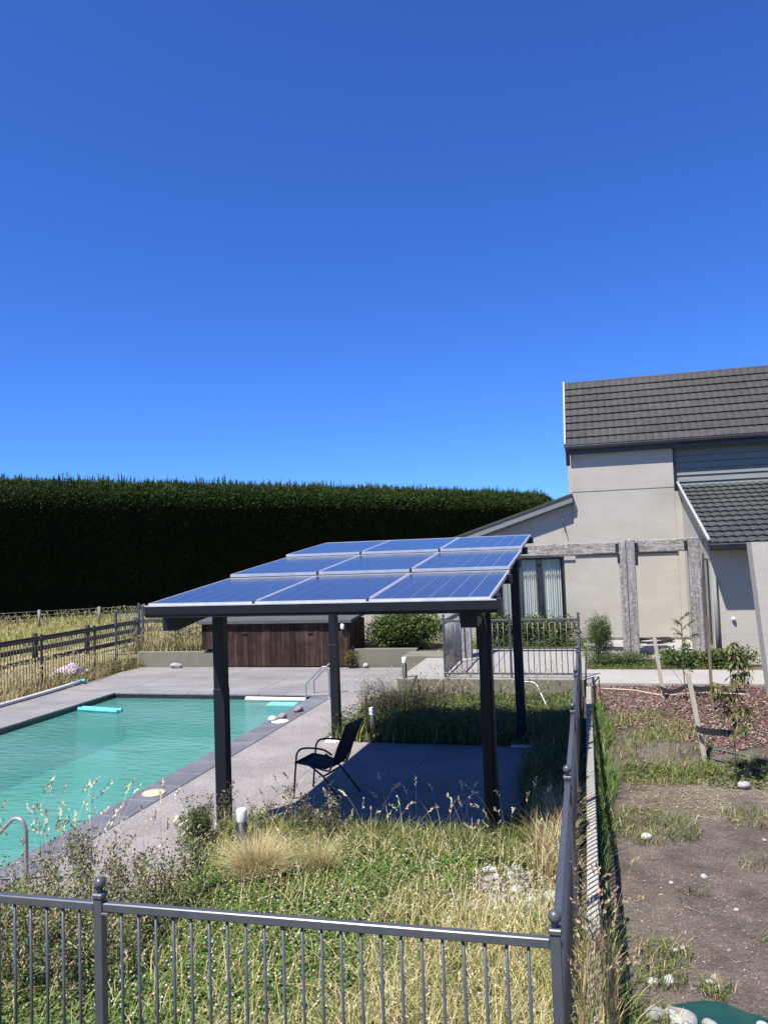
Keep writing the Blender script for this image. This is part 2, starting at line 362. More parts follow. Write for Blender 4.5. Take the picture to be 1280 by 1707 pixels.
class Veg:
    """collects blades and leaves with a colour of their own"""
    def __init__(s): s.V=[]; s.Q=[]; s.T=[]; s.C=[]; s.n=0
    def _push(s, v, c, q=None, t=None):
        v=np.asarray(v,np.float32).reshape(-1,3)
        if q is not None and len(q): s.Q.append(q+s.n)
        if t is not None and len(t): s.T.append(t+s.n)
        s.V.append(v); s.C.append(np.asarray(c,np.float32).reshape(-1,3)); s.n += len(v)
    def blades(s, base, h, w, bend, col, tipcol=None, segs=3, ang=None):
        base=np.asarray(base,float); N=len(base)
        if N==0: return
        h=np.broadcast_to(h,(N,)).astype(float); w=np.broadcast_to(w,(N,)); bend=np.broadcast_to(bend,(N,))
        a=rng.uniform(0,2*np.pi,N) if ang is None else ang
        ln=np.stack([np.cos(a),np.sin(a),np.zeros(N)],1)
        b2=a+np.pi/2+rng.normal(0,.5,N); wd=np.stack([np.cos(b2),np.sin(b2),np.zeros(N)],1)
        col=np.broadcast_to(col,(N,3)); tip=col if tipcol is None else np.broadcast_to(tipcol,(N,3))
        rows=[];cc=[]
        for k in range(segs+1):
            t=k/segs
            c=base+np.outer(h*t*(1-.35*bend*t),[0,0,1])+ln*(h*bend*t**2)[:,None]
            c[:,2]=np.maximum(c[:,2],base[:,2]+.004)
            ww=w*(1-t)**.6/2 if k<segs else w*.06
            rows += [c-wd*ww[:,None], c+wd*ww[:,None]]
            cl=col*(1-t)+tip*t; cc += [cl,cl]
        v=np.stack(rows,1); c=np.stack(cc,1); K=2*(segs+1)
        q=np.array([[2*k,2*k+1,2*k+3,2*k+2] for k in range(segs)])
        Q=(np.arange(N)*K)[:,None,None]+q[None]
        s._push(v,c,Q.reshape(-1,4))
    def leaves(s, cen, d, nrm, L, W, col, fold=.15):
        cen=np.asarray(cen,float);N=len(cen)
        if N==0: return
        L=np.broadcast_to(L,(N,))[:,None]; W=np.broadcast_to(W,(N,))[:,None]
        d=d/np.linalg.norm(d,axis=1,keepdims=True)
        sd=np.cross(d,nrm); sd/=np.linalg.norm(sd,axis=1,keepdims=True)+1e-9
        n2=np.cross(sd,d)
        v=np.stack([cen, cen+d*L*.45+sd*W/2+n2*W*fold, cen+d*L, cen+d*L*.45-sd*W/2+n2*W*fold],1)
        c=np.repeat(np.broadcast_to(col,(N,3))[:,None],4,1)
        q=(np.arange(N)*4)[:,None]+np.array([0,1,2,3])[None]
        s._push(v,c,q)
    def rleaves(s, cen, L, W, col, up=.4, fold=.15):
        N=len(cen); d=rng.normal(0,1,(N,3)); d[:,2]=np.abs(d[:,2])*up+ (up-.4)*.5; n=rng.normal(0,1,(N,3))+[0,0,1.2]
        s.leaves(cen,d,n,L,W,col,fold)
    def heads(s, cen, r, col, tall=1.0):
        cen=np.asarray(cen,float);N=len(cen)
        if N==0: return
        r=np.broadcast_to(r,(N,))
        o=np.array([[1,0,0],[-1,0,0],[0,1,0],[0,-1,0],[0,0,1*tall],[0,0,-1*tall]])
        v=cen[:,None]+o[None]*r[:,None,None]
        t=np.array([[0,2,4],[2,1,4],[1,3,4],[3,0,4],[2,0,5],[1,2,5],[3,1,5],[0,3,5]])
        T=(np.arange(N)*6)[:,None,None]+t[None]
        c=np.repeat(np.broadcast_to(col,(N,3))[:,None],6,1)
        s._push(v,c,None,T.reshape(-1,3))
    def stalk_heads(s, base, h, lean, col, hcol, hl=.09, hw=.012):
        # grass stalk with a nodding seed head of small spikelets
        base=np.asarray(base,float); N=len(base); a=rng.uniform(0,2*np.pi,N); h=np.broadcast_to(h,(N,)); lean=np.broadcast_to(lean,(N,))
        s.blades(base,h,.0045,lean,col,hcol,4,a)
        ln=np.stack([np.cos(a),np.sin(a),np.zeros(N)],1)
        tip=base+np.outer(h*(1-.35*lean),[0,0,1])+ln*(h*lean)[:,None]
        tang=np.outer(1-.7*lean,[0,0,1])+ln*(2*lean)[:,None]; tang/=np.linalg.norm(tang,axis=1,keepdims=True)
        for k in range(9):
            u=k/8; c=tip+tang*(u*hl-hl*.4)+rng.normal(0,.003,(N,3)); c[:,2]-= .25*hl*u*u
            s.leaves(c,tang+rng.normal(0,.35,(N,3)),rng.normal(0,1,(N,3)),hl*.3,hw*(1.1-.6*abs(u-.4)),hcol*rng.uniform(.85,1.15,(N,1)))
    def build(s, name, m='leaf', parent=None):
        return np_mesh(name, np.concatenate(s.V), np.concatenate(s.Q) if s.Q else None, np.concatenate(s.T) if s.T else None, np.concatenate(s.C), m, parent)

def cvar(c, n, dv=.25, dh=.12):
    c=np.asarray(c,float)
    return np.clip(c*rng.uniform(1-dv,1+dv,(n,1))*rng.uniform(1-dh,1+dh,(n,3)),0.002,.9)
def cmix(cs, ps, n, dv=.22, dh=.1):
    i=rng.choice(len(cs),n,p=np.array(ps)/np.sum(ps)); return np.clip(np.array(cs)[i]*rng.uniform(1-dv,1+dv,(n,1))*rng.uniform(1-dh,1+dh,(n,3)),.002,.9)
def area(n, x0,x1,y0,y1, z=0.0, keep=None):
    p=np.stack([rng.uniform(x0,x1,n),rng.uniform(y0,y1,n),np.full(n,float(z))],1)
    if keep is not None: p=p[keep(p[:,0],p[:,1])]
    return p
def fbm(x,y,s=1.0,seed=0):
    r=np.random.default_rng(seed); o=0
    for k in range(4):
        f=s*1.9**k; a=r.uniform(0,6.28,4); th=r.uniform(0,6.28)
        u=x*math.cos(th)+y*math.sin(th); w=-x*math.sin(th)+y*math.cos(th)
        o=o+(np.sin(u*f+a[0]+1.3*np.sin(w*f*.7+a[1]))*np.sin(w*f*.9+a[2]+np.sin(u*f*.6+a[3])))/1.7**k
    return o/2.2
GREEN=(.085,.14,.028); LIME=(.16,.20,.04); STRAW=(.46,.37,.18); PALE=(.55,.47,.27); OLIVE=(.085,.10,.032); DARKG=(.035,.06,.016); RUST=(.20,.12,.06); BROWN=(.10,.075,.05)

# ================================================================== THE SETTING
g = MB(); R_ = 700.0; px0,px1,py0,py1 = -10.75,-5.75,5.15,15.85; z=-.3
xs=[-R_,px0,px1,R_]; ys=[-60,py0,py1,900.0]
vs=[(x,y,z) for y in ys for x in xs]; fs=[]
for j in range(3):
    for i in range(3):
        if i==1 and j==1: continue
        fs.append((j*4+i,j*4+i+1,(j+1)*4+i+1,(j+1)*4+i))
g.add(vs,fs); tag(g.build('ground','field'),'dry yellow green paddock ground reaching to the hedge','ground',kind='structure')

def grid(name, x0,x1,y0,y1,nx,ny,zf,m):
    X,Y=np.meshgrid(np.linspace(x0,x1,nx),np.linspace(y0,y1,ny)); Z=zf(X,Y)
    v=np.stack([X,Y,Z],-1).reshape(-1,3); i=np.arange(nx*ny).reshape(ny,nx)
    q=np.stack([i[:-1,:-1],i[:-1,1:],i[1:,1:],i[1:,:-1]],-1).reshape(-1,4)
    return np_mesh(name,v,q,None,None,m,None,True)
# front planting bed and the strip beside the fence
def bed_z(x,y): return .012+.02*fbm(x,y,1.7,3)
tag(grid('planting_bed',-3.88,-.13,1.5,7.86,60,100,bed_z,'bed'),'weedy planting bed in front of the pergola','planting bed',kind='structure')
tag(grid('planting_bed',-5.3,-3.9,1.5,6.05,24,70,bed_z,'bed'),'weedy planting bed beside the near end of the pool','planting bed',kind='structure')
tag(grid('planting_bed',-.86,-.13,7.9,15.85,14,90,bed_z,'bed'),'shaded strip of bed between pergola paving and fence','planting bed',kind='structure')
tag(grid('planting_bed',-4.3,-.88,11.98,15.85,50,60,bed_z,'bed'),'weedy bed between pergola paving and terrace wall','planting bed',kind='structure')
def soil_z(x,y):
    t=np.clip((y-8.0)/7.0,0,1); base=-.09+.39*t*t*(3-2*t)
    return base+.022*fbm(x,y,1.3,5)+.008*fbm(x,y,6,9)
tag(grid('garden_soil',-.028,7.0,1.5,15.55,140,260,soil_z,'soil'),'bare brown garden soil right of the fence','soil',kind='structure')

# deck of concrete slabs round the pool
deck = thing('pool_deck','exposed aggregate concrete deck around the pool and under the pergola','deck',(-4.6,9,0),kind='structure')
bedm = MB()
for lo,hi in (((-5.35,6.05,-.05),(-3.9,16.2,-.005)),((-3.9,7.9,-.05),(-.88,11.96,-.005)),((-12.4,16.2,-.05),(-3.98,19.7,-.005)),((-12.4,3.5,-.05),(-11.2,16.2,-.005))):
    bedm.box(lo,hi)
bedm.build('grout_bed','grout',deck)
def slabs(xs,ys,m):
    for i in range(len(xs)-1):
        for j in range(len(ys)-1):
            MB().cbox((xs[i]+.005,ys[j]+.005,-.045),(xs[i+1]-.005,ys[j+1]-.005,random.uniform(-.0015,.0015)),.004).build('slab',m,deck)
slabs([-5.35,-3.9],[6.05,7.55,9.05,10.6,12.1,13.6,15.1,16.2],'aggregate')
slabs([-3.9,-2.4,-.88],[7.9,9.05,10.6,11.96],'aggregate')
slabs([-12.4,-10.7,-9.0,-7.3,-5.6,-3.98],[16.2,17.95,19.7],'deck_far')
slabs([-12.4,-11.2],[3.5,5.2,6.9,8.6,10.3,12.,13.7,15.4,16.2],'deck_far')
# pool
pool = thing('swimming_pool','rectangular in-ground pool shell with dark waterline tiles','pool',(-8.25,10.5,0),kind='structure')
X0,X1,Y0p,Y1p = -10.7,-5.8,5.2,15.8; D=-1.05
b=MB(); b.add([(X0,Y0p,D),(X1,Y0p,D),(X1,Y1p,D),(X0,Y1p,D),(X0,Y0p,-.19),(X1,Y0p,-.19),(X1,Y1p,-.19),(X0,Y1p,-.19)],[(0,1,2,3),(0,4,5,1),(1,5,6,2),(2,6,7,3),(3,7,4,0)])
b.build('basin','pool_wall',pool)
b=MB(); t=.02
b.box((X0-.03,Y0p,-.19),(X0,Y1p,-.035)); b.box((X1,Y0p,-.19),(X1+.03,Y1p,-.035)); b.box((X0,Y1p,-.19),(X1,Y1p+.03,-.035)); b.box((X0,Y0p-.03,-.19),(X1,Y0p,-.035))
b.build('waterline_tiles','pool_tile',pool)
for yy in np.arange(5.2,15.79,.589):
    MB().cbox((-5.8,yy+.003,-.035),(-5.357,yy+.586,.004+random.uniform(-.001,.001)),.005).build('coping_paver','coping',pool)
    MB().cbox((-11.19,yy+.003,-.035),(-10.7,yy+.586,.004+random.uniform(-.001,.001)),.005).build('coping_paver','deck_far',pool)
for i in range(10):
    xx=-11.19+i*.5833
    MB().cbox((xx+.003,15.8,-.035),(xx+.580,16.19,.004+random.uniform(-.001,.001)),.005).build('coping_paver','deck_far',pool)
w=MB(); w.add([(X0,Y0p,-.12),(X1,Y0p,-.12),(X1,Y1p,-.12),(X0,Y1p,-.12)],[(0,1,2,3)])
tag(w.build('water','water'),'milky turquoise pool water with light ripples','water',kind='structure')

# terrace, path, edging
ter = thing('terrace','raised pale concrete terrace behind the pergola','terrace',(-2,19,.35),kind='structure')
for i,(a,c) in enumerate(((-3.98,-2.1),(-2.1,-.14))):
    for (d,e) in ((15.93,17.6),(17.6,19.3),(19.3,20.6)):
        MB().cbox((a+.004,d+.004,.27),(c-.004,e-.004,.35),.004).build('slab','terrace',ter)
MB().box((-3.95,16.2,-.05),(-.15,20.6,.268)).build('fill','grout',ter)
tag(grid('yard_soil',-3.98,6,20.5,22.6,60,20,lambda x,y:.33+.02*fbm(x,y,2,8),'bed'),'weedy strip of soil along the foot of the house','soil',kind='structure')
tag(grid('yard_soil',-.12,6,17.2,20.6,60,30,lambda x,y:.325+.02*fbm(x,y,2,8),'bed'),'weedy yard strip between concrete path and timber posts','soil',kind='structure')
rw = MB(); rw.cbox((-3.98,15.9,-.06),(-.14,16.1,.345),.008)
tag(rw.build('retaining_wall','olive'),'long olive grey rendered retaining wall holding up the terrace','retaining wall')
ap = thing('house_apron','pale concrete apron at the foot of the house wall','apron',(1.2,20.5,.36),kind='structure')
for i in range(2):
    for j in range(2): MB().cbox((-.1+i*1.35+.004,18.75+j*1.83,.25),(-.1+(i+1)*1.35-.004,18.75+(j+1)*1.83-.004,.362),.006).build('slab','path',ap)
pth = thing('path','bleached concrete path in front of the house','path',(1.5,16.3,.35),kind='structure')
for i in range(4): MB().cbox((-.12+i*1.75+.004,15.55,.2),(-.12+(i+1)*1.75-.004,17.2,.352),.006).build('slab','path',pth)
kb = thing('fence_kerb','narrow pale concrete kerb along the foot of the side fence','kerb',(-.08,9,0))
for i in range(7):
    MB().cbox((-.127,2.2+i*1.9+.003,-.3),(-.032,2.2+(i+1)*1.9-.003,.215+.012*i),.008).build('kerb_block','kerb',kb)

# low walls at the back
def lowwall(x0,x1,y,h,label,m='olive',d=.18):
    tag(MB().cbox((x0,y,-.06),(x1,y+d,h),.008).build('garden_wall',m),label,'garden wall')
lowwall(-12.62,-10.12,19.72,.42,'low olive garden wall left of the brown shed')
lowwall(-6.3,-4.42,19.85,.47,'low olive garden wall in front of the leafy bush')
lowwall(-4.6,-3.55,18.95,.40,'short low wall block beside the terrace fence','olive',.9)
tag(grid('bank_soil',-13.4,-3.5,19.9,27,60,40,lambda x,y:.36+.05*fbm(x,y,1.2,4)+np.clip((y-20)*.03,0,.2),'bed'),'raised bank of soil behind the low garden walls','soil',kind='structure')
tag(grid('verge_soil',-18,-12.38,8,27,50,120,lambda x,y:-.02+.05*fbm(x,y,1.0,6)+.08*np.clip((-12.6-x),0,1)*np.clip(x+16.5,0,1),'field'),'dry grass verge left of the pool deck','soil',kind='structure')

# ================================================================== PERGOLA
pg = thing('pergola','charcoal steel pergola carrying nine solar panels beside the pool','pergola',(-2.6,9.5,0))
def post(x,y,zt,w=.128):
    MB().cbox((x-w/2,y-w/2,0.03),(x+w/2,y+w/2,zt),.006).build('post','pergola',pg)
    MB().cbox((x-w/2-.0035,y-w/2-.0035,.028),(x+w/2+.0035,y+w/2+.0035,1.55),.004).build('post_sleeve','pergola',pg)
    MB().cbox((x-.16,y-.16,-.01),(x+.16,y+.16,.03),.006).build('base_plate','white',pg)
S=.12; PZ=2.581
def pz(y): return PZ+S*(y-6.85)
post(-4.042,7.98,pz(7.98)-.16); post(-1.052,7.98,pz(7.98)-.16); post(-4.048,12.0,pz(12)-.16); post(-1.085,12.03,pz(12)-.16)
for x in (-4.16,-1.08):
    b=MB(); poly=[(7.10,2.285),(7.10,2.425),(12.28,2.425+S*5.18),(12.28,2.285+S*5.18)]
    b.prism(poly,'x',x-.08,x+.08); b.build('side_beam','pergola',pg)
for y in (7.2,8.4,9.65,10.85,12.12):
    MB().cbox((-4.21,y-.03,pz(y)-.145),(-.785,y+.03,pz(y)-.045),.004).build('purlin','pergola',pg)
# gutter with a rounded front and end caps
gp=[(6.95,2.555),(6.85,2.555),(6.835,2.54),(6.835,2.472),(6.85,2.447),(6.88,2.437),(6.95,2.437)]
b=MB(); b.prism(gp,'x',-4.282,-.783); gu=b.build('gutter','pergola',pg)
MB().box((-4.277,6.830,2.551),(-.788,6.85,2.562)).build('gutter_lip','alu',gu)
MB().cbox((-.783,6.82,2.413),(-.749,6.97,2.57),.004).build('end_cap','pergola',gu)
MB().cbox((-.80,6.90,2.43),(-.765,6.965,2.51),.003).build('end_bracket','pergola',gu)
b=MB(); b.tube([(-1.0,6.93,2.45),(-1.0,7.4,2.38),(-1.03,7.85,2.2),(-1.04,7.885,2.05),(-1.04,7.885,.02)],.026,10); b.build('downpipe','pergola',pg)
MB().cbox((-1.13,7.895,1.98),(-.975,7.912,2.34),.004).build('bracket','pergola',pg)
# solar panels
PW,PL,PT=1.133,1.815,.035
def panel_meshes():
    f=MB(); e=.012
    f.box((0,0,-PT),(PW,e,0)); f.box((0,PL-e,-PT),(PW,PL,0)); f.box((0,e,-PT),(e,PL-e,0)); f.box((PW-e,e,-PT),(PW,PL-e,0))
    fm=f.mesh('panel_frame','alu')
    s=MB(); s.box((e,e,-.016),(PW-e,PL-e,-.007)); sm=s.mesh('panel_backsheet','backsheet')
    cw=(PW-2*e-.02)/6; ch=(PL-2*e-.05)/2
    c=MB(); c.box((.0038,0,-.0068),(cw-.0038,ch,-.004)); cm=c.mesh('panel_cell_string','cell')
    l=MB(); l.box((-.004,-.02,-PT-.008),(PW+.004,PL+.045,-PT-.002)); lm=l.mesh('panel_light_block','black')  # added dark sheet under the panel, stops leaking sun and bounced light
    return fm,sm,cm,cw,ch,e,lm
fm,sm,cm,cw,ch,e,lm = panel_meshes()
tilt=math.atan(S-.020)
rowname=['front','middle','back']; colname=['left','centre','right']
for rI in range(3):
    for cI in range(3):
        x=-4.247+cI*(PW+.006); y=6.85+rI*1.842; zz=PZ+S*(y-6.85)+.004*rI
        t=thing('solar_panel','%s solar panel in the %s row of the pergola roof, nearest %s'%(colname[cI],rowname[rI],['the pool','the roof centre line','the side fence'][cI]),'solar panel',(x,y,zz),'blue solar panels on the pergola roof')
        t.rotation_euler=(tilt,0,0)
        inst('frame',fm,t,(x,y,zz)); inst('backsheet',sm,t,(x,y,zz))
        for k in range(6):
            for h in range(2):
                inst('cell_string',cm,t,(x+e+.01+k*cw, y+e+.015+h*(ch+.02), zz))
        inst('light_block',lm,t,(x,y,zz))
        if cI: inst('clamp',MB().cbox((-.014,-.008,-.03),(.010,.05,.006),.002).mesh('clamp','black'),t,(x-.003,y,zz))

# ================================================================== FENCES
def ballcap(h=0.0):
    b=MB(); b.cbox((-.031,-.031,0),(.031,.031,.028),.006); b.lathe((0,0,.028),[(.016,0),(.013,.012),(.02,.02)],12); b.sphere((0,0,.075),.032,14,9)
    return b
cap_me={}; 
def fence(name,label,p0,p1,n_panels,h,m,gap=.1,ball=True,pw=.05,group=None,posts=None,zb=.09,skip_first=False,skip_last=False,br=.008):
    p0=Vector(p0);p1=Vector(p1); t=thing(name,label,'fence',p0,group)
    d=(p1-p0); L=d.length; u=d/L; a=math.atan2(u.y,u.x)
    key=m
    if key not in cap_me: cap_me[key]=ballcap().mesh('ball_cap',m)
    pm=MB().cbox((-pw/2,-pw/2,-.1),(pw/2,pw/2,h+.02),.004).mesh('post',m)
    bm_=MB().tube([(0,0,zb+.01),(0,0,h-.03)],br,8).mesh('baluster',m)
    for i in range(n_panels+1):
        if (i==0 and skip_first) or (i==n_panels and skip_last): continue
        q=p0+d*i/n_panels
        po=inst('post',pm,t,q,(0,0,a))
        if ball: inst('ball_cap',cap_me[key],po,q+Vector((0,0,h+.02)))
    for i in range(n_panels):
        a0=p0+d*i/n_panels+u*pw/2; a1=p0+d*(i+1)/n_panels-u*pw/2; Lp=(a1-a0).length
        rm=MB(); rm.cbox((0,-.02,h-.045),(Lp,.02,h),.005); inst('top_rail',rm.mesh('top_rail',m),t,a0,(0,0,a))
        rm=MB(); rm.cbox((0,-.02,zb-.02),(Lp,.02,zb+.015),.004); inst('bottom_rail',rm.mesh('bottom_rail',m),t,a0,(0,0,a))
        br_=MB(); br_.cbox((-.001,-.03,h-.06),(.04,.03,h-.046),.002); inst('rail_bracket',br_.mesh('rail_bracket',m),t,a0,(0,0,a))
        nb=int(round(Lp/gap))-1
        for k in range(nb): inst('baluster',bm_,t,a0+u*Lp*(k+1)/(nb+1))
    return t
fence('pool_fence','slate grey tubular fence across the foreground with ball-topped post',(-4.94,3.60,0),(-.222,3.69,0),2,1.21,'fence',skip_last=True)
fence('pool_fence','slate grey tubular fence running away along the kerb',(-.222,3.69,0),(-.222,15.75,0),5,1.21,'fence')
fence('pool_fence','slate grey tubular fence along the terrace front edge',(-2.98,16.05,.35),(-.222,16.05,.35),2,1.2,'fence',gap=.113,pw=.045)
fence('pool_fence','slate grey tubular fence turning back from the terrace corner',(-2.98,16.05,.35),(-3.0,18.3,.35),1,1.2,'fence',gap=.11,skip_first=True)
fence('pool_fence','thin black tubular fence in the dry grass left of the pool',(-13.,9.9,0.02),(-13.,20.4,.02),5,1.19,'fence_black',gap=.105,pw=.05,br=.008,zb=.12)
# black gate standing open at the end of that fence
gt=thing('garden_gate','black barred garden gate with tall posts beyond the shed','gate',(-13.3,20.6,0))
for (x,y,h) in ((-13.72,20.35,1.55),(-13.18,20.75,1.75),(-12.98,20.62,1.68)):
    MB().cbox((x-.03,y-.03,-.1),(x+.03,y+.03,h),.004).build('post','fence',gt)
for zz in (.25,1.5):
    b=MB(); b.obox((-13.72,20.35,zz),(-13.18,20.75,zz),.03,.035); b.build('rail','fence',gt)
for k in range(7):
    f=(k+1)/8; b=MB(); b.tube([(-13.72+.54*f,20.35+.4*f,.25),(-13.72+.54*f,20.35+.4*f,1.5)],.009,6); b.build('baluster','fence',gt)
fence('pool_fence','short black fence panel right of the open gate',(-12.95,20.62,.1),(-10.9,20.75,.1),1,1.5,'fence_black',gap=.11,skip_first=True,ball=False)
# timber rail fence
tf=thing('rail_fence','weathered three-rail timber fence in the paddock','fence',(-16.05,20,0))
py=[9.7,12.2,14.7,17.2,19.7,22.2,25.0]
for i,y in enumerate(py):
    zt=1.0-.0*i
    MB().lathe((-16.05,y,-.2),[(.085,0),(.085,zt+.16),(.07,zt+.2)],10).build('post','post_wood',tf)
for i in range(len(py)-1):
    for zc in (.83,.53,.2):
        dz=random.uniform(-.01,.01); y0,y1=py[i]+.01,py[i+1]-.01
        b=MB(); b.obox((-15.95,y0,zc+dz),(-15.95,y1,zc-.02*0+random.uniform(-.012,.012)),.04,.14); b.build('rail','post_wood',tf)
b=MB(); 
for zc in (.83,.53): 
    o_=MB(); o_.obox((-16.0,25.05,zc),(-11.5,25.6,zc+.02),.04,.14); o_.build('rail','post_wood',tf)
# wire fence in front of the hedge
wf=thing('wire_fence','thin wire fence on bleached posts along the hedge','fence',(-26,35,0))
wp=[(-34.5,29.2),(-27.4,34.0),(-25.05,35.7),(-18,41.0)]
for x,y in wp: MB().tube([(x,y,-.2),(x,y,.72)],.07,8).build('post','wire_post',wf)
for zz in (.25,.45,.64):
    b=MB(); b.tube([(x,y,zz) for x,y in wp],.008,4); b.build('wire','wire_post',wf)

# ================================================================== HOUSE
H=thing('house','beige plastered house with grey tiled roofs behind the terrace','house',(1,22.5,.3))
MB().cbox((-.30,22.5,.2),(2.44,23.2,5.80),.01).build('main_wall','render',H)
MB().cbox((2.439,22.503,.2),(2.62,22.9,4.42),.005).build('main_wall','render',H)
MB().box((-.302,22.492,4.535),(2.445,22.5,4.548)).build('wall_joint','olive',H)
MB().box((-.302,22.46,.28),(2.6,22.5,.42)).build('plinth','olive',H)
# upper weatherboards
for k in range(8):
    z0=4.30+k*.18
    b=MB(); b.prism([(22.665,z0+.018),(22.625,z0+.018),(22.66,z0+.190),(22.67,z0+.190)],'x',2.50,9.5); b.build('weatherboard','siding',H)
MB().box((2.445,22.672,3.9),(9.5,23.1,5.8)).build('board_backing','fascia',H)
MB().cbox((2.442,22.56,4.2),(2.50,22.68,5.78),.004).build('corner_flashing','fascia',H)
# roof tile panel: scalloped front edge, overlapping courses
def tile_mesh(wd,run,waves,m,amp=.036,nose=.045):
    n=waves*6; vs=[];fs=[]
    for i in range(n+1):
        x=wd*i/n; a=amp*abs(math.sin(math.pi*i/6))**.8; a2=amp*.75*abs(math.sin(math.pi*i/6))**.8
        dy=-.035*abs(math.sin(math.pi*i/6))
        vs += [(x,run+.03,a2+.002),(x,.0+dy,a+nose),(x,.004+dy,-.002)]
    for i in range(n):
        o=i*3; fs += [(o,o+1,o+4,o+3),(o+1,o+2,o+5,o+4)]
    b=MB(); b.add(vs,fs,False); return b.mesh('roof_tile',m)
def roof(name,x0,x1,y0,z0,y1,z1,rows,tw,waves,m,parent):
    ang=math.atan2(z1-z0,y1-y0); L=math.hypot(y1-y0,z1-z0); run=L/rows
    rb=MB(); rb.prism([(y0,z0-.06),(y0,z0-.005),(y1,z1-.005),(y1,z1-.06)],'x',x0,x1); ro=rb.build(name,'fascia',parent)
    tm=tile_mesh(tw,run,waves,m)
    for r in range(rows):
        off=-(r%2)*tw*.5; x=x0+off
        while x<x1-.02:
            p=(x,y0+math.cos(ang)*run*r,z0+math.sin(ang)*run*r)
            if x<x0-.001:
                o=inst('roof_tile',tile_mesh(tw*.5,run,waves//2,m) if r==1 else hm,ro,(x0,p[1],p[2]),(ang,0,0)); hm=o.data
            else: inst('roof_tile',tm,ro,p,(ang,0,0))
            x+=tw
    return ro,ang
hm=None
UR,ua=roof('upper_roof',-.42,9.2,22.33,5.83,25.0,8.16,9,1.2,6,'tile',H)
rc=MB(); rc.tube([(-.42,25.02,8.15),(9.2,25.02,8.15)],.075,8); rc.build('ridge_cap','tile',UR)
bb=MB(); bb.prism([(22.28,5.78),(22.28,5.90),(25.05,8.24),(25.05,8.10)],'x',-.46,-.425); bb.build('barge_board','fascia',UR)
bb=MB(); bb.prism([(22.28,5.90),(22.28,5.935),(25.05,8.275),(25.05,8.24)],'x',-.462,-.415); bb.build('barge_flashing','barge',UR)
gb=MB(); gb.prism([(22.36,5.84),(22.24,5.84),(22.225,5.82),(22.235,5.76),(22.265,5.72),(22.36,5.72)],'x',-.44,9.2); gb.build('gutter','fascia',UR)
MB().box((-.42,22.37,5.60),(9.2,22.40,5.80)).build('fascia_board','fascia',UR)
MB().box((-.42,22.40,5.74),(9.2,22.7,5.76)).build('soffit','fascia',UR)
b=MB(); b.prism([(22.3,5.72),(22.5,5.30),(22.55,5.72)],'x',-.43,-.32); b.build('eave_return','fascia',UR)
MB().box((-.40,23.2,.2),(9.2,27.5,5.7)).build('rear_wall','render',H)
b=MB(); b.prism([(25.0,8.15),(25.0,8.05),(27.7,5.7),(27.7,5.8)],'x',-.42,9.2); b.build('rear_roof','tile',H)
# left wing with sloping verge
wz=lambda x: 4.50+.322*(x+.31)
b=MB(); xs_=[(-7.5,.2),(-.3,.2),(-.3,wz(-.3)-.2),(-7.5,wz(-7.5)-.2)]
# wall with a door opening x -2.55..-.62, z .38..2.70
L_,R2,T_=-2.56,-.62,2.72
for poly in ([(-7.5,.2),(L_,.2),(L_,wz(L_)-.2),(-7.5,wz(-7.5)-.2)],[(L_,T_),(R2,T_),(R2,wz(R2)-.2),(L_,wz(L_)-.2)],[(R2,.2),(-.301,.2),(-.301,wz(-.3)-.2),(R2,wz(R2)-.2)]):
    MB().prism(poly,'y',22.56,22.8).build('wing_wall','render',H)
b=MB(); b.prism([(-7.6,wz(-7.6)-.06),(-.305,wz(-.305)-.06),(-.305,wz(-.305)),(-7.6,wz(-7.6))],'y',22.27,26); wr=b.build('wing_roof','tile_green',H)
b=MB(); b.prism([(-7.6,wz(-7.6)-.25),(-.306,wz(-.305)-.25),(-.306,wz(-.305)-.061),(-7.6,wz(-7.6)-.061)],'y',22.30,22.33); b.build('verge_board','siding',wr)
MB().prism([(-7.6,wz(-7.6)-.30),(-.307,wz(-.305)-.30),(-.307,wz(-.305)-.251),(-7.6,wz(-7.6)-.251)],'y',22.31,22.57).build('verge_soffit','fascia',wr)
# glazed doors with curtains
wd=thing('x','','') if False else None
win=MB(); 
for (a,c) in ((L_,L_+.07),(-1.955,-1.895),(-1.38,-1.28),(R2-.07,R2)):
    win.box((a,22.60,.38),(c,22.68,T_))
win.box((L_,22.602,T_-.07),(R2,22.678,T_)); win.box((L_,22.602,.38),(R2,22.678,.46))
wo=win.build('glazed_door','fascia',H)
for (a,c) in ((L_+.07,-1.955),(-1.895,-1.38),(-1.28,R2-.07)):
    MB().add([(a,22.64,.46),(c,22.64,.46),(c,22.64,T_-.07),(a,22.64,T_-.07)],[(0,1,2,3)]).build('pane','glass',wo)
def curtain(a,c,y):
    n=60; vs=[];fs=[]
    for i in range(n+1):
        x=a+(c-a)*i/n; yy=y+.035*math.sin(i*.9+a*7)+.015*math.sin(i*2.3)
        vs += [(x,yy,.42),(x,yy+.006*math.sin(i),T_-.06)]
    for i in range(n): fs.append((2*i,2*i+2,2*i+3,2*i+1))
    MB().add(vs,fs,True).build('curtain','curtain',wo)
curtain(-2.45,-2.0,22.78); curtain(-1.93,-1.42,22.78); curtain(-1.27,-.72,22.78)
MB().box((-2.8,23.6,.3),(-.4,23.7,3)).build('room_back','room',wo); MB().box((-2.8,22.8,.30),(-.4,23.7,.36)).build('room_floor','room',wo)
MB().box((-2.8,22.8,2.9),(-.4,23.7,3)).build('room_ceiling','room',wo); MB().box((-2.9,22.8,.3),(-2.8,23.7,3)).build('room_side','room',wo); MB().box((-.42,22.8,.3),(-.38,23.7,3)).build('room_side','room',wo)
b=MB(); b.tube([(-2.6,22.475,2.745),(2.44,22.475,2.745)],.022,6); b.build('conduit','fascia',H)
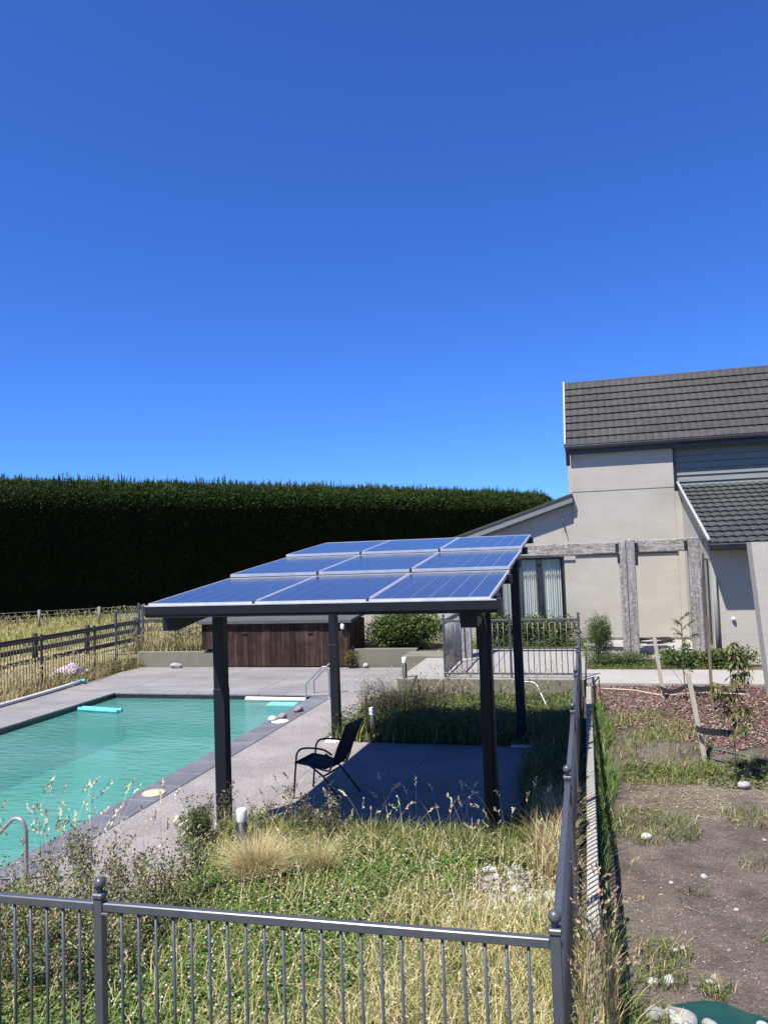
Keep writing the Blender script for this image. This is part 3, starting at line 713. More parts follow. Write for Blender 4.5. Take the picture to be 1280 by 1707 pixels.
b=MB(); b.tube([(-.62,22.45,3.85),(-.58,22.44,3.6),(-.54,22.45,3.4)],.012,5); b.build('cable','fascia',H)
# right wing with lean-to roof
rw0=2.62
MB().prism([(18.2,.2),(22.5,.2),(22.5,4.38),(18.2,2.98)],'x',rw0,rw0+.2).build('side_wall','render2',H)
MB().box((rw0+.2,18.2,.2),(9.2,18.4,3.0)).build('front_wall','render2',H)
MB().box((rw0-.02,18.45,.75),(rw0+.0,18.95,2.62)).build('side_window_frame','fascia',H)
MB().add([(rw0-.022,18.50,.80),(rw0-.022,18.90,.80),(rw0-.022,18.90,2.57),(rw0-.022,18.50,2.57)],[(0,1,2,3)]).build('side_window_pane','glass',H)
b=MB(); b.tube([(rw0+.06,18.14,2.2),(rw0+.06,18.14,.3)],.045,8); b.build('downpipe','siding',H)
LR,la=roof('lower_roof',2.56,9.2,17.62,2.93,22.62,4.55,13,1.2,6,'tile_green',H)
b=MB(); b.prism([(17.58,2.86),(17.58,3.03),(22.62,4.66),(22.62,4.46)],'x',2.515,2.545); b.build('barge_board','fascia',LR)
b=MB(); b.prism([(17.58,3.03),(17.58,3.065),(22.62,4.695),(22.62,4.66)],'x',2.505,2.56); b.build('barge_flashing','barge',LR)
b=MB(); b.prism([(17.66,2.95),(17.53,2.95),(17.515,2.93),(17.525,2.86),(17.56,2.81),(17.66,2.81)],'x',2.53,9.2); b.build('gutter','fascia',LR)
MB().box((2.56,17.66,2.80),(9.2,18.2,2.83)).build('soffit','fascia',LR)
b=MB(); b.sphere((3.02,18.16,1.3),.045,10,7); b.build('outdoor_lamp','frosted',H)
# free standing pier at the right
b=MB(); b.add([(2.95,14.5,0),(6.0,14.5,0),(6.0,14.9,0),(2.95,14.9,0),(2.765,14.5,2.96),(6.0,14.5,2.96),(6.0,14.9,2.96),(2.765,14.9,2.96)],[(0,3,2,1),(4,5,6,7),(0,1,5,4),(1,2,6,5),(2,3,7,6),(3,0,4,7)])
tag(b.build('plastered_pier','render2'),'tall beige plastered pier cut off by the right edge','pier')
# timber frame of old sleepers
tfm=thing('timber_frame','weathered grey timber post and beam frame before the house','timber frame',(1,19,.3))
def sleeper(x0,x1,y0,y1,z0,z1,nm='post',m='grey_wood'):
    b=MB(); b.cbox((x0,y0,z0),(x1,y1,z1),.015); return b.build(nm,m,tfm)
sleeper(.745,.905,18.92,19.18,.2,3.08); sleeper(.912,1.10,18.86,19.18,.2,3.12)
sleeper(2.27,2.52,18.88,19.16,.2,3.11); sleeper(-3.30,-3.0,18.9,19.15,.2,3.1); sleeper(-2.98,-2.84,18.92,19.15,.2,2.0)
sleeper(-3.0,.742,18.95,19.1,2.80,3.07,'beam','grey_beam'); sleeper(1.104,2.266,18.95,19.1,2.80,3.09,'beam','grey_beam')
for x in (.665,1.105,2.19):
    bk=MB(); bk.cbox((x,18.925,2.84),(x+.07,18.946,3.03),.003); bk.build('bracket','black',tfm)
b=MB(); b.cbox((.70,18.90,2.56),(.745,18.94,2.80),.003); b.build('bracket','black',tfm); b=MB(); b.cbox((1.10,18.88,2.50),(1.16,18.94,2.80),.003); b.build('bracket','black',tfm)

# ================================================================== SHED
sh=thing('pump_shed','low dark brown boarded shed with grey lid roof by the pool','shed',(-8.2,20,0))
bx=-10.15; k=0
while bx<-6.22:
    wdt=random.choice((.115,.135,.15,.16)); x1=min(bx+wdt,-6.2)
    if x1-bx>.05:
        MB().cbox((bx+.003,19.66+random.uniform(0,.012),.03),(x1-.003,19.70,1.19),.004).build('board','brown_wood',sh)
    bx+=wdt
for i in range(3): MB().cbox((-10.52+i*.125,19.66,.50),(-10.52+i*.125+.12,19.70,1.19),.004).build('board','brown_wood',sh)
MB().box((-10.10,19.701,.0),(-6.24,21.2,1.2)).build('carcass','brown_wood',sh)
MB().box((-10.52,19.705,.49),(-10.10,21.2,1.2)).build('carcass','brown_wood',sh)
for i in range(9): MB().cbox((-6.238,19.70+i*.165,.03),(-6.21,19.70+i*.165+.16,1.19),.004).build('side_board','brown_wood',sh)
b=MB(); b.prism([(19.55,1.20),(19.55,1.28),(21.3,1.40),(21.3,1.32)],'x',-10.62,-6.1); rf=b.build('lid_roof','lid',sh)
for i in range(16): MB().box((-10.6+i*.285,19.60,1.285),(-10.6+i*.285+.02,19.62,1.30)).build('roof_rib','lid',rf)
for x,zz in ((-9.2,.93),(-7.3,.93)):
    MB().cbox((x-.07,19.635,zz-.012),(x+.07,19.66,zz+.012),.003).build('handle','black',sh)
b=MB(); b.lathe((-6.36,19.6,1.02),[(.045,0),(.055,.02),(.055,.13),(.04,.15)],12); tag(b.build('wall_light','frosted'),'small white lamp on the corner of the brown shed','wall light')

# ================================================================== SMALL OBJECTS
# chair (local x = front)
ch_=thing('patio_chair','black metal patio chair with sling seat facing the pool','chair',(-3.30,9.28,0))
ca=math.radians(171); cc,cs=math.cos(ca),math.sin(ca)
def cl(x,y,z): return (-3.30+x*cc-y*cs, 9.28+x*cs+y*cc, z)
def ctube(name,pts,r=.0125): 
    b=MB(); b.tube([cl(*p) for p in pts],r,8); b.build(name,'black',ch_)
def smooth(pts,n=6):
    out=[]; P=[Vector(p) for p in pts]
    for i in range(len(P)-1):
        p0=P[max(i-1,0)];p1=P[i];p2=P[i+1];p3=P[min(i+2,len(P)-1)]
        for k in range(n):
            t=k/n; out.append(.5*((2*p1)+(p2-p0)*t+(2*p0-5*p1+4*p2-p3)*t*t+(3*p1-p0-3*p2+p3)*t**3))
    out.append(P[-1]); return [tuple(p) for p in out]
for s in (-1,1):
    y=.25*s
    ctube('arm_and_front_leg',smooth([(.32,y,0),(.275,y,.42),(.255,y,.55),(.19,y,.615),(.05,y,.635),(-.12,y,.625),(-.235,y,.57)]))
    ctube('rear_leg',[(.12,y*.94,.44),(-.10,y*.96,.30),(-.36,y,.0)])
    ctube('back_frame',smooth([(.30,y*.9,.435),(.1,y*.9,.415),(-.12,y*.9,.37),(-.20,y*.9,.40),(-.29,y*.9,.62),(-.43,y*.9,.93)],5),.011)
ctube('front_bar',[(.30,-.225,.432),(.30,.225,.432)]); ctube('stretcher',[(-.10,-.24,.30),(-.10,.24,.30)]); ctube('top_bar',[(-.43,-.225,.93),(-.43,.225,.93)])
def sling(name,prof):
    vs=[];fs=[]; n=len(prof)
    for x,z in prof:
        for y in (-.215,-.1,0,.1,.215): vs.append(cl(x,y,z-.012*(1-(y/.215)**2)))
    for i in range(n-1):
        for j in range(4): fs.append((i*5+j,i*5+j+1,(i+1)*5+j+1,(i+1)*5+j))
    o=MB().add(vs,fs,True).build(name,'sling',ch_); sd=o.modifiers.new('solid','SOLIDIFY'); sd.thickness=.006
sling('seat',[(.31,.43),(.2,.428),(.08,.415),(-.04,.395),(-.12,.385)])
sling('backrest',[(-.19,.41),(-.24,.52),(-.30,.66),(-.36,.79),(-.425,.925)])

def bollard(x,y,z,h,label):
    t=thing('bollard_light',label,'bollard light',(x,y,z),'black bollard lights with white tops')
    MB().lathe((x,y,z),[(.062,-.03),(.062,0),(.052,.01),(.052,h-.13)],14).build('column','black',t)
    MB().lathe((x,y,z),[(.05,h-.13),(.053,h-.12),(.053,h-.015),(.045,h)],14).build('lens','frosted',t)
bollard(-3.535,7.36,0,.44,'bollard light in the grass by the front pergola post')
bollard(-3.585,12.5,0,.43,'bollard light in the weeds behind the chair')
bollard(-3.84,15.99,.345,.44,'bollard light standing on the retaining wall end')

def rail(x,y,label,two=True):
    t=thing('pool_handrail',label,'handrail',(x,y,0))
    for dy in ((0,.5) if two else (0,)):
        b=MB(); b.tube(smooth([(x-.52,y+dy,-.45),(x-.52,y+dy,.0),(x-.52,y+dy,.24),(x-.50,y+dy,.30),(x-.19,y+dy,.60),(x-.12,y+dy,.645),(x-.05,y+dy,.635),(x-.012,y+dy,.57),(x,y+dy,.45),(x,y+dy,0)],5),.019,10); b.build('rail','steel',t)
        b=MB(); b.lathe((x,y+dy,.003),[(.045,0),(.045,.008),(.03,.014)],12); b.build('flange','steel',t)
rail(-5.37,15.5,'pair of bent steel pool handrails at the far corner')
rail(-5.16,6.19,'steel pool handrail at the near left edge',False)

def lid(x,y,r,m,label):
    b=MB(); b.lathe((x,y,.004),[(r*1.0,0),(r,.012),(r*.93,.02),(r*.5,.022),(r*.1,.022)],20)
    for a in (0,math.pi): b.lathe((x+r*.45*math.cos(a),y+r*.45*math.sin(a),.02),[(r*.09,0),(r*.09,.008)],8)
    tag(b.build('skimmer_lid',m),label,'lid')
lid(-5.55,9.0,.15,'cream','round cream skimmer lid set in the pool coping')
lid(-5.53,13.2,.16,'white','round white plastic lid lying on the pool coping')
def rock(name,x,y,z,sx,sy,sz,m,label,group=None,seed=0,rz=0):
    me=rock_mesh(seed%6,m); o=bpy.data.objects.new(name,me); link(o); o.location=(x,y,z); o.scale=(sx,sy,sz); o.rotation_euler=(random.uniform(-.2,.2),random.uniform(-.2,.2),rz or random.uniform(0,6.28))
    WL[o.name]=Vector((x,y,z)); return tag(o,label,'stone',group)
RM={}
def rock_mesh(seed,m):
    if (seed,m) in RM: return RM[(seed,m)]
    bm=bmesh.new(); bmesh.ops.create_icosphere(bm,subdivisions=3,radius=1); r=np.random.default_rng(seed+50)
    a=r.uniform(0,6.28,9); nr=[Vector(v).normalized() for v in r.normal(0,1,(5,3))]; cut=r.uniform(.62,.9,5)
    for v in bm.verts:
        c=v.co.copy(); f=1+.10*math.sin(2.1*c.x+a[0])*math.sin(2.4*c.y+a[1])+.07*math.sin(3.5*c.z+a[2]+2*c.x)
        c*=f
        for n_,k_ in zip(nr,cut):
            d=c.dot(n_)
            if d>k_: c-=n_*(d-k_)*.75
        v.co=c
    me=bpy.data.meshes.new('stone'); bm.to_mesh(me); bm.free(); me.polygons.foreach_set('use_smooth',[True]*len(me.polygons)); me.materials.append(MT[m]); RM[(seed,m)]=me; return me
rock('stone',-5.70,13.25,.045,.13,.10,.05,'stone_white','pale flat stone next to the white lid on the coping')
rock('stone',-5.62,13.52,.04,.10,.08,.05,'stone_grey','small grey stone behind the white lid on the coping')
rock('stone',-5.52,14.1,.04,.12,.09,.06,'stone_grey','dark lumpy stone on coping before the far handrail')
rock('stone',-11.25,19.5,.06,.2,.1,.08,'stone','long pale stone at the foot of the left garden wall',rz=.1)
rock('stone',-5.75,19.6,.06,.09,.09,.07,'stone','round pale stone at the foot of the right garden wall')
# floats in the pool
def foam(name,p0,p1,r,m,label):
    p0=Vector(p0);p1=Vector(p1); b=MB(); d=(p1-p0).normalized(); b.tube([p0,p0+d*.01,p1-d*.01,p1],[r*.85,r,r,r*.85],12); return tag(b.build(name,m),label,'pool noodle')
foam('pool_noodle',(-10.62,14.36,-.08),(-9.55,14.19,-.08),.042,'teal','turquoise foam noodle floating nearer by the left pool wall')
foam('pool_noodle',(-10.60,14.47,-.08),(-9.53,14.30,-.08),.042,'teal','turquoise foam noodle floating behind its twin by the left pool wall')
foam('pool_noodle',(-7.36,15.68,-.075),(-5.95,15.64,-.075),.05,'white','long white foam tube floating along the far pool edge')
b=MB(); b.cbox((-6.62,15.10,-.13),(-5.98,15.33,-.06),.02); tag(b.build('kickboard','blue'),'sky blue foam kickboard floating in the far pool corner','kickboard')
# pipe at left edge, leaf net, pink bag
b=MB(); b.tube(smooth([(-12.2,8.0,.05),(-12.25,12,.045),(-12.28,14,.045),(-12.32,15.6,.05),(-12.42,16.9,.06)],6),.045,8); tag(b.build('pipe','white'),'white plastic pipe along the left edge of the deck','pipe')
b=MB(); b.cbox((-12.62,16.75,.0),(-12.42,17.0,.10),.03); b.sphere((-12.40,16.92,.07),.09,10,6,(1.3,.8,.6)); b.tube([(-12.7,16.95,.06),(-12.25,16.85,.09)],.035,8); tag(b.build('hose_fitting','teal'),'small turquoise pool fitting on the end of white pipe','fitting')
vs=[];fs=[]; n=14
for i in range(n):
    for j in range(n):
        u,v=i/(n-1)-.5,j/(n-1)-.5; r2=1-min(1,(u*u+v*v)*4)
        vs.append((-13.05+u*.75+v*.1,17.3+v*.6,.22+.22*r2+.05*math.sin(9*u+3*v)*math.cos(7*v)))
for i in range(n-1):
    for j in range(n-1): fs.append((i*n+j,i*n+j+1,(i+1)*n+j+1,(i+1)*n+j))
pb=MB().add(vs,fs,True).build('plastic_bag','pink'); tag(pb,'crumpled faded pink plastic sheet in the dry grass','plastic sheet')
b=MB(); b.tube(smooth([(-1.33,14.9,.05),(-1.33,14.9,.42),(-1.25,14.9,.47),(-1.05,14.85,.45),(-.95,14.7,.3),(-.8,14.4,.05)],5),.010,8)
tag(b.build('bent_pipe','white'),'bent pale pipe hoop in the weeds before the terrace wall','pipe')
b=MB(); b.tube([(-3.02,15.86,0),(-3.02,15.86,.36),(-3.0,15.9,.37),(-2.75,16.0,.365)],.01,6); b.tube([(-3.02,15.86,.35),(-3.3,15.6,.0)],.01,6)
tag(b.build('water_pipe','stone'),'thin pipe running up the terrace wall face','pipe')
b=MB(); b.obox((-3.72,15.5,.0),(-3.55,15.85,.42),.05,.03); tag(b.build('garden_stake','black'),'short black stake leaning on the terrace wall','stake')

# rusty frame beside the kerb
fr=thing('steel_rack','dark rusty steel rack standing beside the kerb end','rack',(.05,13.6,.2))
for p,q in (((.02,13.0,.15),(.02,13.0,.78)),((.13,13.5,.15),(.10,13.5,.80)),((.02,13.0,.78),(.10,13.5,.80)),((.02,13.0,.3),(.13,13.5,.3))):
    b=MB(); b.obox(p,q,.018,.018,(1,0,.3)); b.build('bar','rubber',fr)
# stakes, ties
def stake(x0,y0,z0,x1,y1,z1,m,label,r=.03):
    b=MB(); b.obox((x0,y0,z0),(x1,y1,z1),2*r,2*r,(0,1,0)); b.obox((x1,y1,z1),(x1+(x1-x0)*.01,y1,z1+.03),r,r,(0,1,0)); tag(b.build('tree_stake',m),label,'stake')
stake(1.20,14.3,.1,1.08,14.28,1.34,'stake','pale wooden stake left of the smaller sapling')
stake(1.42,11.15,-.1,1.24,11.12,1.25,'stake','pale leaning wooden stake left of the drooping peach sapling')
stake(1.86,13.55,.0,1.86,13.55,1.75,'brown_stake','thin brown stake between the two saplings',.022)
def strap(pts,wd,label):
    vs=[];fs=[]
    for i,p in enumerate(pts): vs += [(p[0],p[1],p[2]-wd/2),(p[0],p[1]+.004,p[2]+wd/2)]
    for i in range(len(pts)-1): fs.append((2*i,2*i+2,2*i+3,2*i+1))
    o=MB().add(vs,fs).build('tree_tie','rubber'); s=o.modifiers.new('s','SOLIDIFY'); s.thickness=.006; tag(o,label,'tree tie')
strap(smooth([(1.13,14.22,.50),(1.25,14.2,.44),(1.42,14.2,.46),(1.57,14.2,.54),(1.72,14.0,.52),(1.86,13.5,.62),(1.93,13.5,.56)],4),.075,'black rubber strap tying the smaller sapling to its stakes')
strap(smooth([(1.30,11.05,.52),(1.38,11.0,.505),(1.52,10.82,.53),(1.67,10.47,.60)],4),.085,'black rubber strap from leaning stake to the peach sapling')
strap(smooth([(1.66,10.4,.08),(1.8,10.5,.1),(2.1,10.6,.1),(2.5,10.8,.12)],4),.13,'black strip of edging lying at the foot of the peach sapling')
b=MB(); b.tube(smooth([(1.5,11.6,.14),(1.9,11.35,.12),(2.3,11.0,.1),(2.8,10.9,.12)],6),.012,6); tag(b.build('garden_hose','hose'),'green garden hose curving through the bark mulch','hose')
b=MB(); b.tube(smooth([(1.95,13.3,.24),(2.1,12.9,.2),(2.4,12.4,.18),(2.9,12.2,.18)],6),.016,6); tag(b.build('garden_hose','hose'),'green garden hose behind the peach sapling','hose')
b=MB(); b.tube(smooth([(.1,15.1,.32),(.7,14.9,.33),(1.2,14.5,.32),(1.8,14.7,.33),(2.6,14.6,.33)],6),.014,6); tag(b.build('irrigation_pipe','stake'),'pale irrigation pipe across the bark mulch below the path','pipe')
pts=[]
for k in range(60): a=k*.5; rr=.38+.05*math.sin(k*.37); pts.append((1.45+rr*1.5*math.cos(a),21.2+rr*math.sin(a),.45+.03*math.sin(k*.9)+.0012*k))
b=MB(); b.tube(pts,.02,5); tag(b.build('hose_coil','rubber'),'coil of black hose lying at the foot of the house','hose')
# loose pale slabs by the house
for i,(x,y,sx,sy,r,zz) in enumerate(((.45,20.6,.6,.45,.1,.405),(1.55,20.0,.45,.35,.4,.42),(1.9,20.9,.5,.4,-.2,.41))):
    b=MB(); b.cbox((-sx,-sy,-.03),(sx,sy,.03),.008); o=b.build('paving_slab','path'); o.location=(x,y,zz); o.rotation_euler=(.04*i,.03,r)
    tag(o,('pale loose paving slab left of the middle timber post','pale loose paving slab tilted right of the middle timber post','pale loose paving slab nearest the right timber post')[i],'paving slab')
# stones bottom right and in the bed
for (x,y,sx,sy,sz,m,lb) in ((.44,5.27,.155,.11,.075,'stone','large smooth beige stone resting on the green plastic sheet'),(.60,5.24,.075,.06,.05,'stone','grey round stone right of the large beige stone'),
    (.78,5.16,.09,.06,.05,'stone_white','white chipped stone on the green plastic sheet'),(.29,5.30,.10,.08,.06,'stone_grey','grey stone in the fence rail shadow beside the large beige stone'),
    (.30,5.72,.055,.045,.035,'stone_white','small white stone right of the fence rail shadow'),(.41,5.75,.06,.05,.05,'stone_white','small white angular stone near the grass tuft'),
    (.92,5.32,.065,.05,.035,'stone_white','oval white stone at the right of the green plastic sheet'),(.72,5.72,.055,.035,.03,'stone_white','flat white stone beside a green weed on bare soil'),
    (.88,5.12,.08,.06,.045,'stone','pale stone at the bottom right corner edge'),(.455,8.6,.06,.05,.045,'stone_white','single white stone on the bare soil near the fence shadow'),
    (.34,5.12,.06,.06,.05,'stone_grey','small grey stone below the large beige stone'),(1.72,10.25,.10,.08,.06,'stone','grey stone at the foot of the peach sapling')):
    if y<6: y+=.12; x*=1.02; sx*=.8; sy*=.8; sz*=.8
    rock('stone',x,y,float(soil_z(x,y))+sz*.45,sx,sy,sz,m,lb,seed=int(x*100))
vs=[];fs=[];n=24
for i in range(n):
    for j in range(8):
        u=i/(n-1); v=j/7; x=.40+.85*u; y=4.9+.72*v-.18*abs(u-.4)*v+.04*math.sin(7*u)
        vs.append((x,y,float(soil_z(x,y))+.012+.022*math.sin(8*u+2*v)*math.sin(5*v+1)*.6+.012))
for i in range(n-1):
    for j in range(7): fs.append((i*8+j,i*8+j+1,(i+1)*8+j+1,(i+1)*8+j))
tag(MB().add(vs,fs,True).build('plastic_sheet','green_plastic'),'dark green plastic sheet held down by river stones','plastic sheet')
def pebbles(n,x0,x1,y0,y1,lab):
    done=[]
    for i in range(n):
        s=.028+.06*random.random()**1.5
        for _ in range(60):
            x=random.uniform(x0,x1); y=random.uniform(y0,y1)
            if all((x-a)**2+(y-b)**2>(1.05*(s+c))**2 for a,b,c in done): break
        else: continue
        done.append((x,y,s))
        rock('pebble',x,y,.012+s*.12,s*random.uniform(1.0,1.6),s*random.uniform(.8,1.1),s*random.uniform(.5,.75),random.choice(('stone','stone_grey','stone_white','stone_grey','stone')),lab,'river pebbles in the front bed',seed=i)
pebbles(62,-1.15,-.35,6.4,7.4,'river pebble in the stony patch between the front pergola post and side fence')
pebbles(18,-.55,-.3,6.0,6.38,'river pebble tight against the side fence below the stony patch')
pebbles(24,-.75,-.3,4.8,5.5,'river pebble seen through the bars beside the fence corner post')

# ================================================================== VEGETATION
# --- hedge
hp=[(-52,14.0),(-32.4,37.0),(-19.7,51.8),(-2.9,74.0)]
def hedge_pt(s):
    L=[0]
    for a,b_ in zip(hp[:-1],hp[1:]): L.append(L[-1]+math.dist(a,b_))
    s=np.asarray(s)*L[-1]; return np.interp(s,L,[p[0] for p in hp]),np.interp(s,L,[p[1] for p in hp]),L[-1]
hx,hy,HL=hedge_pt(np.linspace(0,1,200))
dirn=np.array([.66,.75]); nrm=np.array([.75,-.66])
HH=8.35; TH=3.0
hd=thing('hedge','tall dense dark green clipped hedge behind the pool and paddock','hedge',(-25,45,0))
ns=160; prof=[(-.75,-.3),(-.35,2),(.05,4.5),(.38,6.5),(.30,7.2),(-.25,7.75),(-1.1,8.05),(-2.6,7.9),(-3.0,7.0),(-3.2,-.3)]  # face leans outward towards its top, shaped to keep the sun off it
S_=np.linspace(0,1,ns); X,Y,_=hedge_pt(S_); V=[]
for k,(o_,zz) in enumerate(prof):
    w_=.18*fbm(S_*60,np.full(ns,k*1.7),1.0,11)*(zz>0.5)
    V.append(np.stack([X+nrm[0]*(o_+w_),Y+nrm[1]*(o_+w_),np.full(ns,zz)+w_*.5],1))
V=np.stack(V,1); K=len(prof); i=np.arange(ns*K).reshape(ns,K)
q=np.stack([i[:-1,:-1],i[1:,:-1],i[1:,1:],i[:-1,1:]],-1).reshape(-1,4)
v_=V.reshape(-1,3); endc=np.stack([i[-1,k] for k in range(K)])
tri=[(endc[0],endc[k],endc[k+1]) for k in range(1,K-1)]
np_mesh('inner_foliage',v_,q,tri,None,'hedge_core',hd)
vg=Veg()
def hedge_surface(n):
    s=rng.beta(1.0,1.0,n); u=rng.uniform(0,1,n)
    x,y,_=hedge_pt(s); ks=np.array([0,.3,.62,.8,.86,.9,1.0]); off=np.interp(u,ks,[-.68,-.15,.32,.33,.1,-.5,-3.0]); zz=np.interp(u,ks,[.2,3.2,6.2,7.15,7.5,7.9,8.05])
    off=off+rng.normal(0,.10,n); return np.stack([x+nrm[0]*off,y+nrm[1]*off,zz+rng.normal(0,.06,n)],1),s,u
c,s_,u_=hedge_surface(90000); n=len(c)
d=np.stack([nrm[0]*.9+rng.normal(0,.5,n),nrm[1]*.9+rng.normal(0,.5,n),.45+rng.normal(0,.5,n)],1)
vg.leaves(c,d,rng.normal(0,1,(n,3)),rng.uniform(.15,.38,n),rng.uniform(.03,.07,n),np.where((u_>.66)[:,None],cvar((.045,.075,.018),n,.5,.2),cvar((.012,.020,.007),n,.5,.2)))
# new shoots along the top
n=14000; s=rng.uniform(0,1,n); x,y,_=hedge_pt(s); o_=rng.uniform(-2.9,.3,n); zb=np.interp(o_,[-2.9,-1.5,-.5,0,.3],[7.9,8.0,7.85,7.5,7.0])
end=np.clip((s-.985)/.015,0,1)
b_=np.stack([x+nrm[0]*o_,y+nrm[1]*o_,zb-.8*end],1)
clump=.5+.5*fbm(s*90,o_*.6,1,21); hh=(.10+.75*np.clip(clump,0,1)**2)*rng.uniform(.35,1.25,n)*np.where(o_>-.6,.55,1)
vg.blades(b_,hh,rng.uniform(.05,.10,n),rng.uniform(0,.25,n),cvar((.05,.09,.02),n,.3),cvar((.10,.16,.04),n,.3),2)
m_=26000; idx=rng.integers(0,n,m_); t=rng.uniform(.1,.9,m_)
c=b_[idx]+np.outer(hh[idx]*t,[0,0,1]); d=np.stack([rng.normal(0,1,m_),rng.normal(0,1,m_),rng.uniform(.3,1.3,m_)],1)
vg.leaves(c,d,rng.normal(0,1,(m_,3)),rng.uniform(.08,.2,m_),rng.uniform(.03,.06,m_),cvar((.05,.08,.02),m_,.4,.2))
n=1500; s=rng.uniform(0,1,n); x,y,_=hedge_pt(s); o_=rng.uniform(-2.6,.1,n); zb=np.interp(o_,[-2.9,-1.5,-.5,0,.3],[7.9,8.0,7.85,7.5,7.0])
b_=np.stack([x+nrm[0]*o_,y+nrm[1]*o_,zb],1); hh=.35+.65*rng.beta(1.2,3,n)+.35*np.clip(fbm(s*140,s*0,1,23),0,1)
vg.blades(b_,hh,.10,rng.uniform(0,.15,n),cvar((.03,.055,.014),n,.3),cvar((.06,.10,.025),n,.3),3)
for k in range(9):
    t=rng.uniform(.05,.85,n); c=b_+np.outer(hh*t,[0,0,1]); d=np.stack([rng.normal(0,.6,n),rng.normal(0,.6,n),rng.uniform(.5,1.3,n)],1)
    vg.leaves(c,d,rng.normal(0,1,(n,3)),rng.uniform(.12,.24,n)*(1.15-t),rng.uniform(.04,.07,n),cvar((.045,.075,.018),n,.4,.2))
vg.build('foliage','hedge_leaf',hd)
tr=MB()
for k in range(0,26):
    s=k/26+.01; x,y,_=hedge_pt(s); t_=MB(); t_.tube([(float(x)-nrm[0]*1.4,float(y)-nrm[1]*1.4,-.2),(float(x)-nrm[0]*1.5,float(y)-nrm[1]*1.5,7.2)],[.14,.05],6); t_.build('trunk','bark',hd)

# --- paddock grass
vg=Veg()
p=area(26000,-42,-15.2,18,46,-.2,lambda x,y:(x<-13.5)&((x+32.4)*(.75)+(y-37)*(-.66)>.4)); n=len(p)
g_=np.clip(.5+fbm(p[:,0],p[:,1],.35,2)*.8+(np.hypot(p[:,0],p[:,1])-38)*.04,0,1)[:,None]
col=(1-g_)*cvar((.34,.30,.11),n)+g_*cvar((.19,.22,.055),n)
vg.blades(p,(.14+rng.uniform(.04,.16,n)*(1+.7*g_[:,0])),.035,rng.uniform(.1,.7,n),col,col*1.15,2)
p=area(1600,-40,-17,28,46,-.2,lambda x,y:((x+32.4)*(.75)+(y-37)*(-.66)>.4)); n=len(p)
vg.stalk_heads(p,rng.uniform(.4,.65,n),rng.uniform(.1,.35,n),cvar((.25,.24,.09),n),cvar((.42,.38,.2),n),.16,.04)
tag(vg.build('paddock_grass','dryleaf'),'dry yellow green paddock grass before the hedge','grass',kind='stuff')

# --- dry verge left of the pool
vg=Veg()
def verge(x,y): return (x<-12.45-.15*np.sin(y*2.1))&(x>-15.6)
p=area(24000,-15.6,-12.3,9,20.2,.0,verge); n=len(p)
d_=fbm(p[:,0],p[:,1],.9,13)
h=rng.uniform(.12,.34,n)*(1+.4*d_)*np.where(p[:,0]<-13.15,.42,1)
col=cmix([STRAW,(.40,.30,.16),PALE,OLIVE,(.28,.23,.10)],[.42,.25,.12,.10,.11],n); gr=(d_>.35)&(rng.uniform(0,1,n)<.6); col[gr]=cvar((.13,.14,.045),gr.sum())
p[:,2]=.02
vg.blades(p,h,rng.uniform(.008,.018,n),rng.uniform(.15,.8,n),col,col*1.1,3)
p=area(2600,-15.5,-12.5,10,20,.02,verge); n=len(p)
vg.stalk_heads(p,rng.uniform(.35,.7,n)*np.where(p[:,0]<-13.15,.6,1),rng.uniform(.1,.4,n),cvar(STRAW,n),cvar(PALE,n),.10,.016)
p=area(9000,-13.3,-12.4,9,19.6,.02,verge); n=len(p); k=fbm(p[:,0]*1.2,p[:,1],1.1,31)>.05; p=p[k]; n=len(p)
p[:,2]=rng.uniform(.03,.3,n); vg.rleaves(p,rng.uniform(.05,.11,n),rng.uniform(.012,.025,n),cmix([OLIVE,(.12,.13,.05),(.3,.26,.13)],[.5,.3,.2],n))
tag(vg.build('dry_grass','dryleaf'),'tall straw coloured grass along the left edge of the deck','grass',kind='stuff')
# bank behind the back walls
vg=Veg()
p=area(11000,-13.2,-10.2,19.9,23.5,.38); n=len(p); col=cmix([STRAW,OLIVE,PALE,(.2,.17,.08)],[.45,.25,.15,.15],n)
vg.blades(p,rng.uniform(.15,.5,n),rng.uniform(.01,.02,n),rng.uniform(.1,.7,n),col,col*1.1,3)
p=area(9000,-12.2,-10.3,20.0,21.5,.4); n=len(p); p[:,2]+=rng.uniform(0,.55,n)*np.clip(.6+fbm(p[:,0],p[:,1],1.4,17),0.1,1); vg.rleaves(p,rng.uniform(.04,.10,n),rng.uniform(.015,.03,n),cmix([OLIVE,(.14,.14,.05),STRAW],[.55,.25,.2],n))
p=area(700,-13.2,-10.2,19.95,23,.38); n=len(p); vg.stalk_heads(p,rng.uniform(.4,.8,n),rng.uniform(.1,.35,n),cvar(STRAW,n),cvar(PALE,n),.11,.018)
tag(vg.build('bank_weeds','dryleaf'),'dry weeds growing on the bank left of the shed','weeds',kind='stuff')

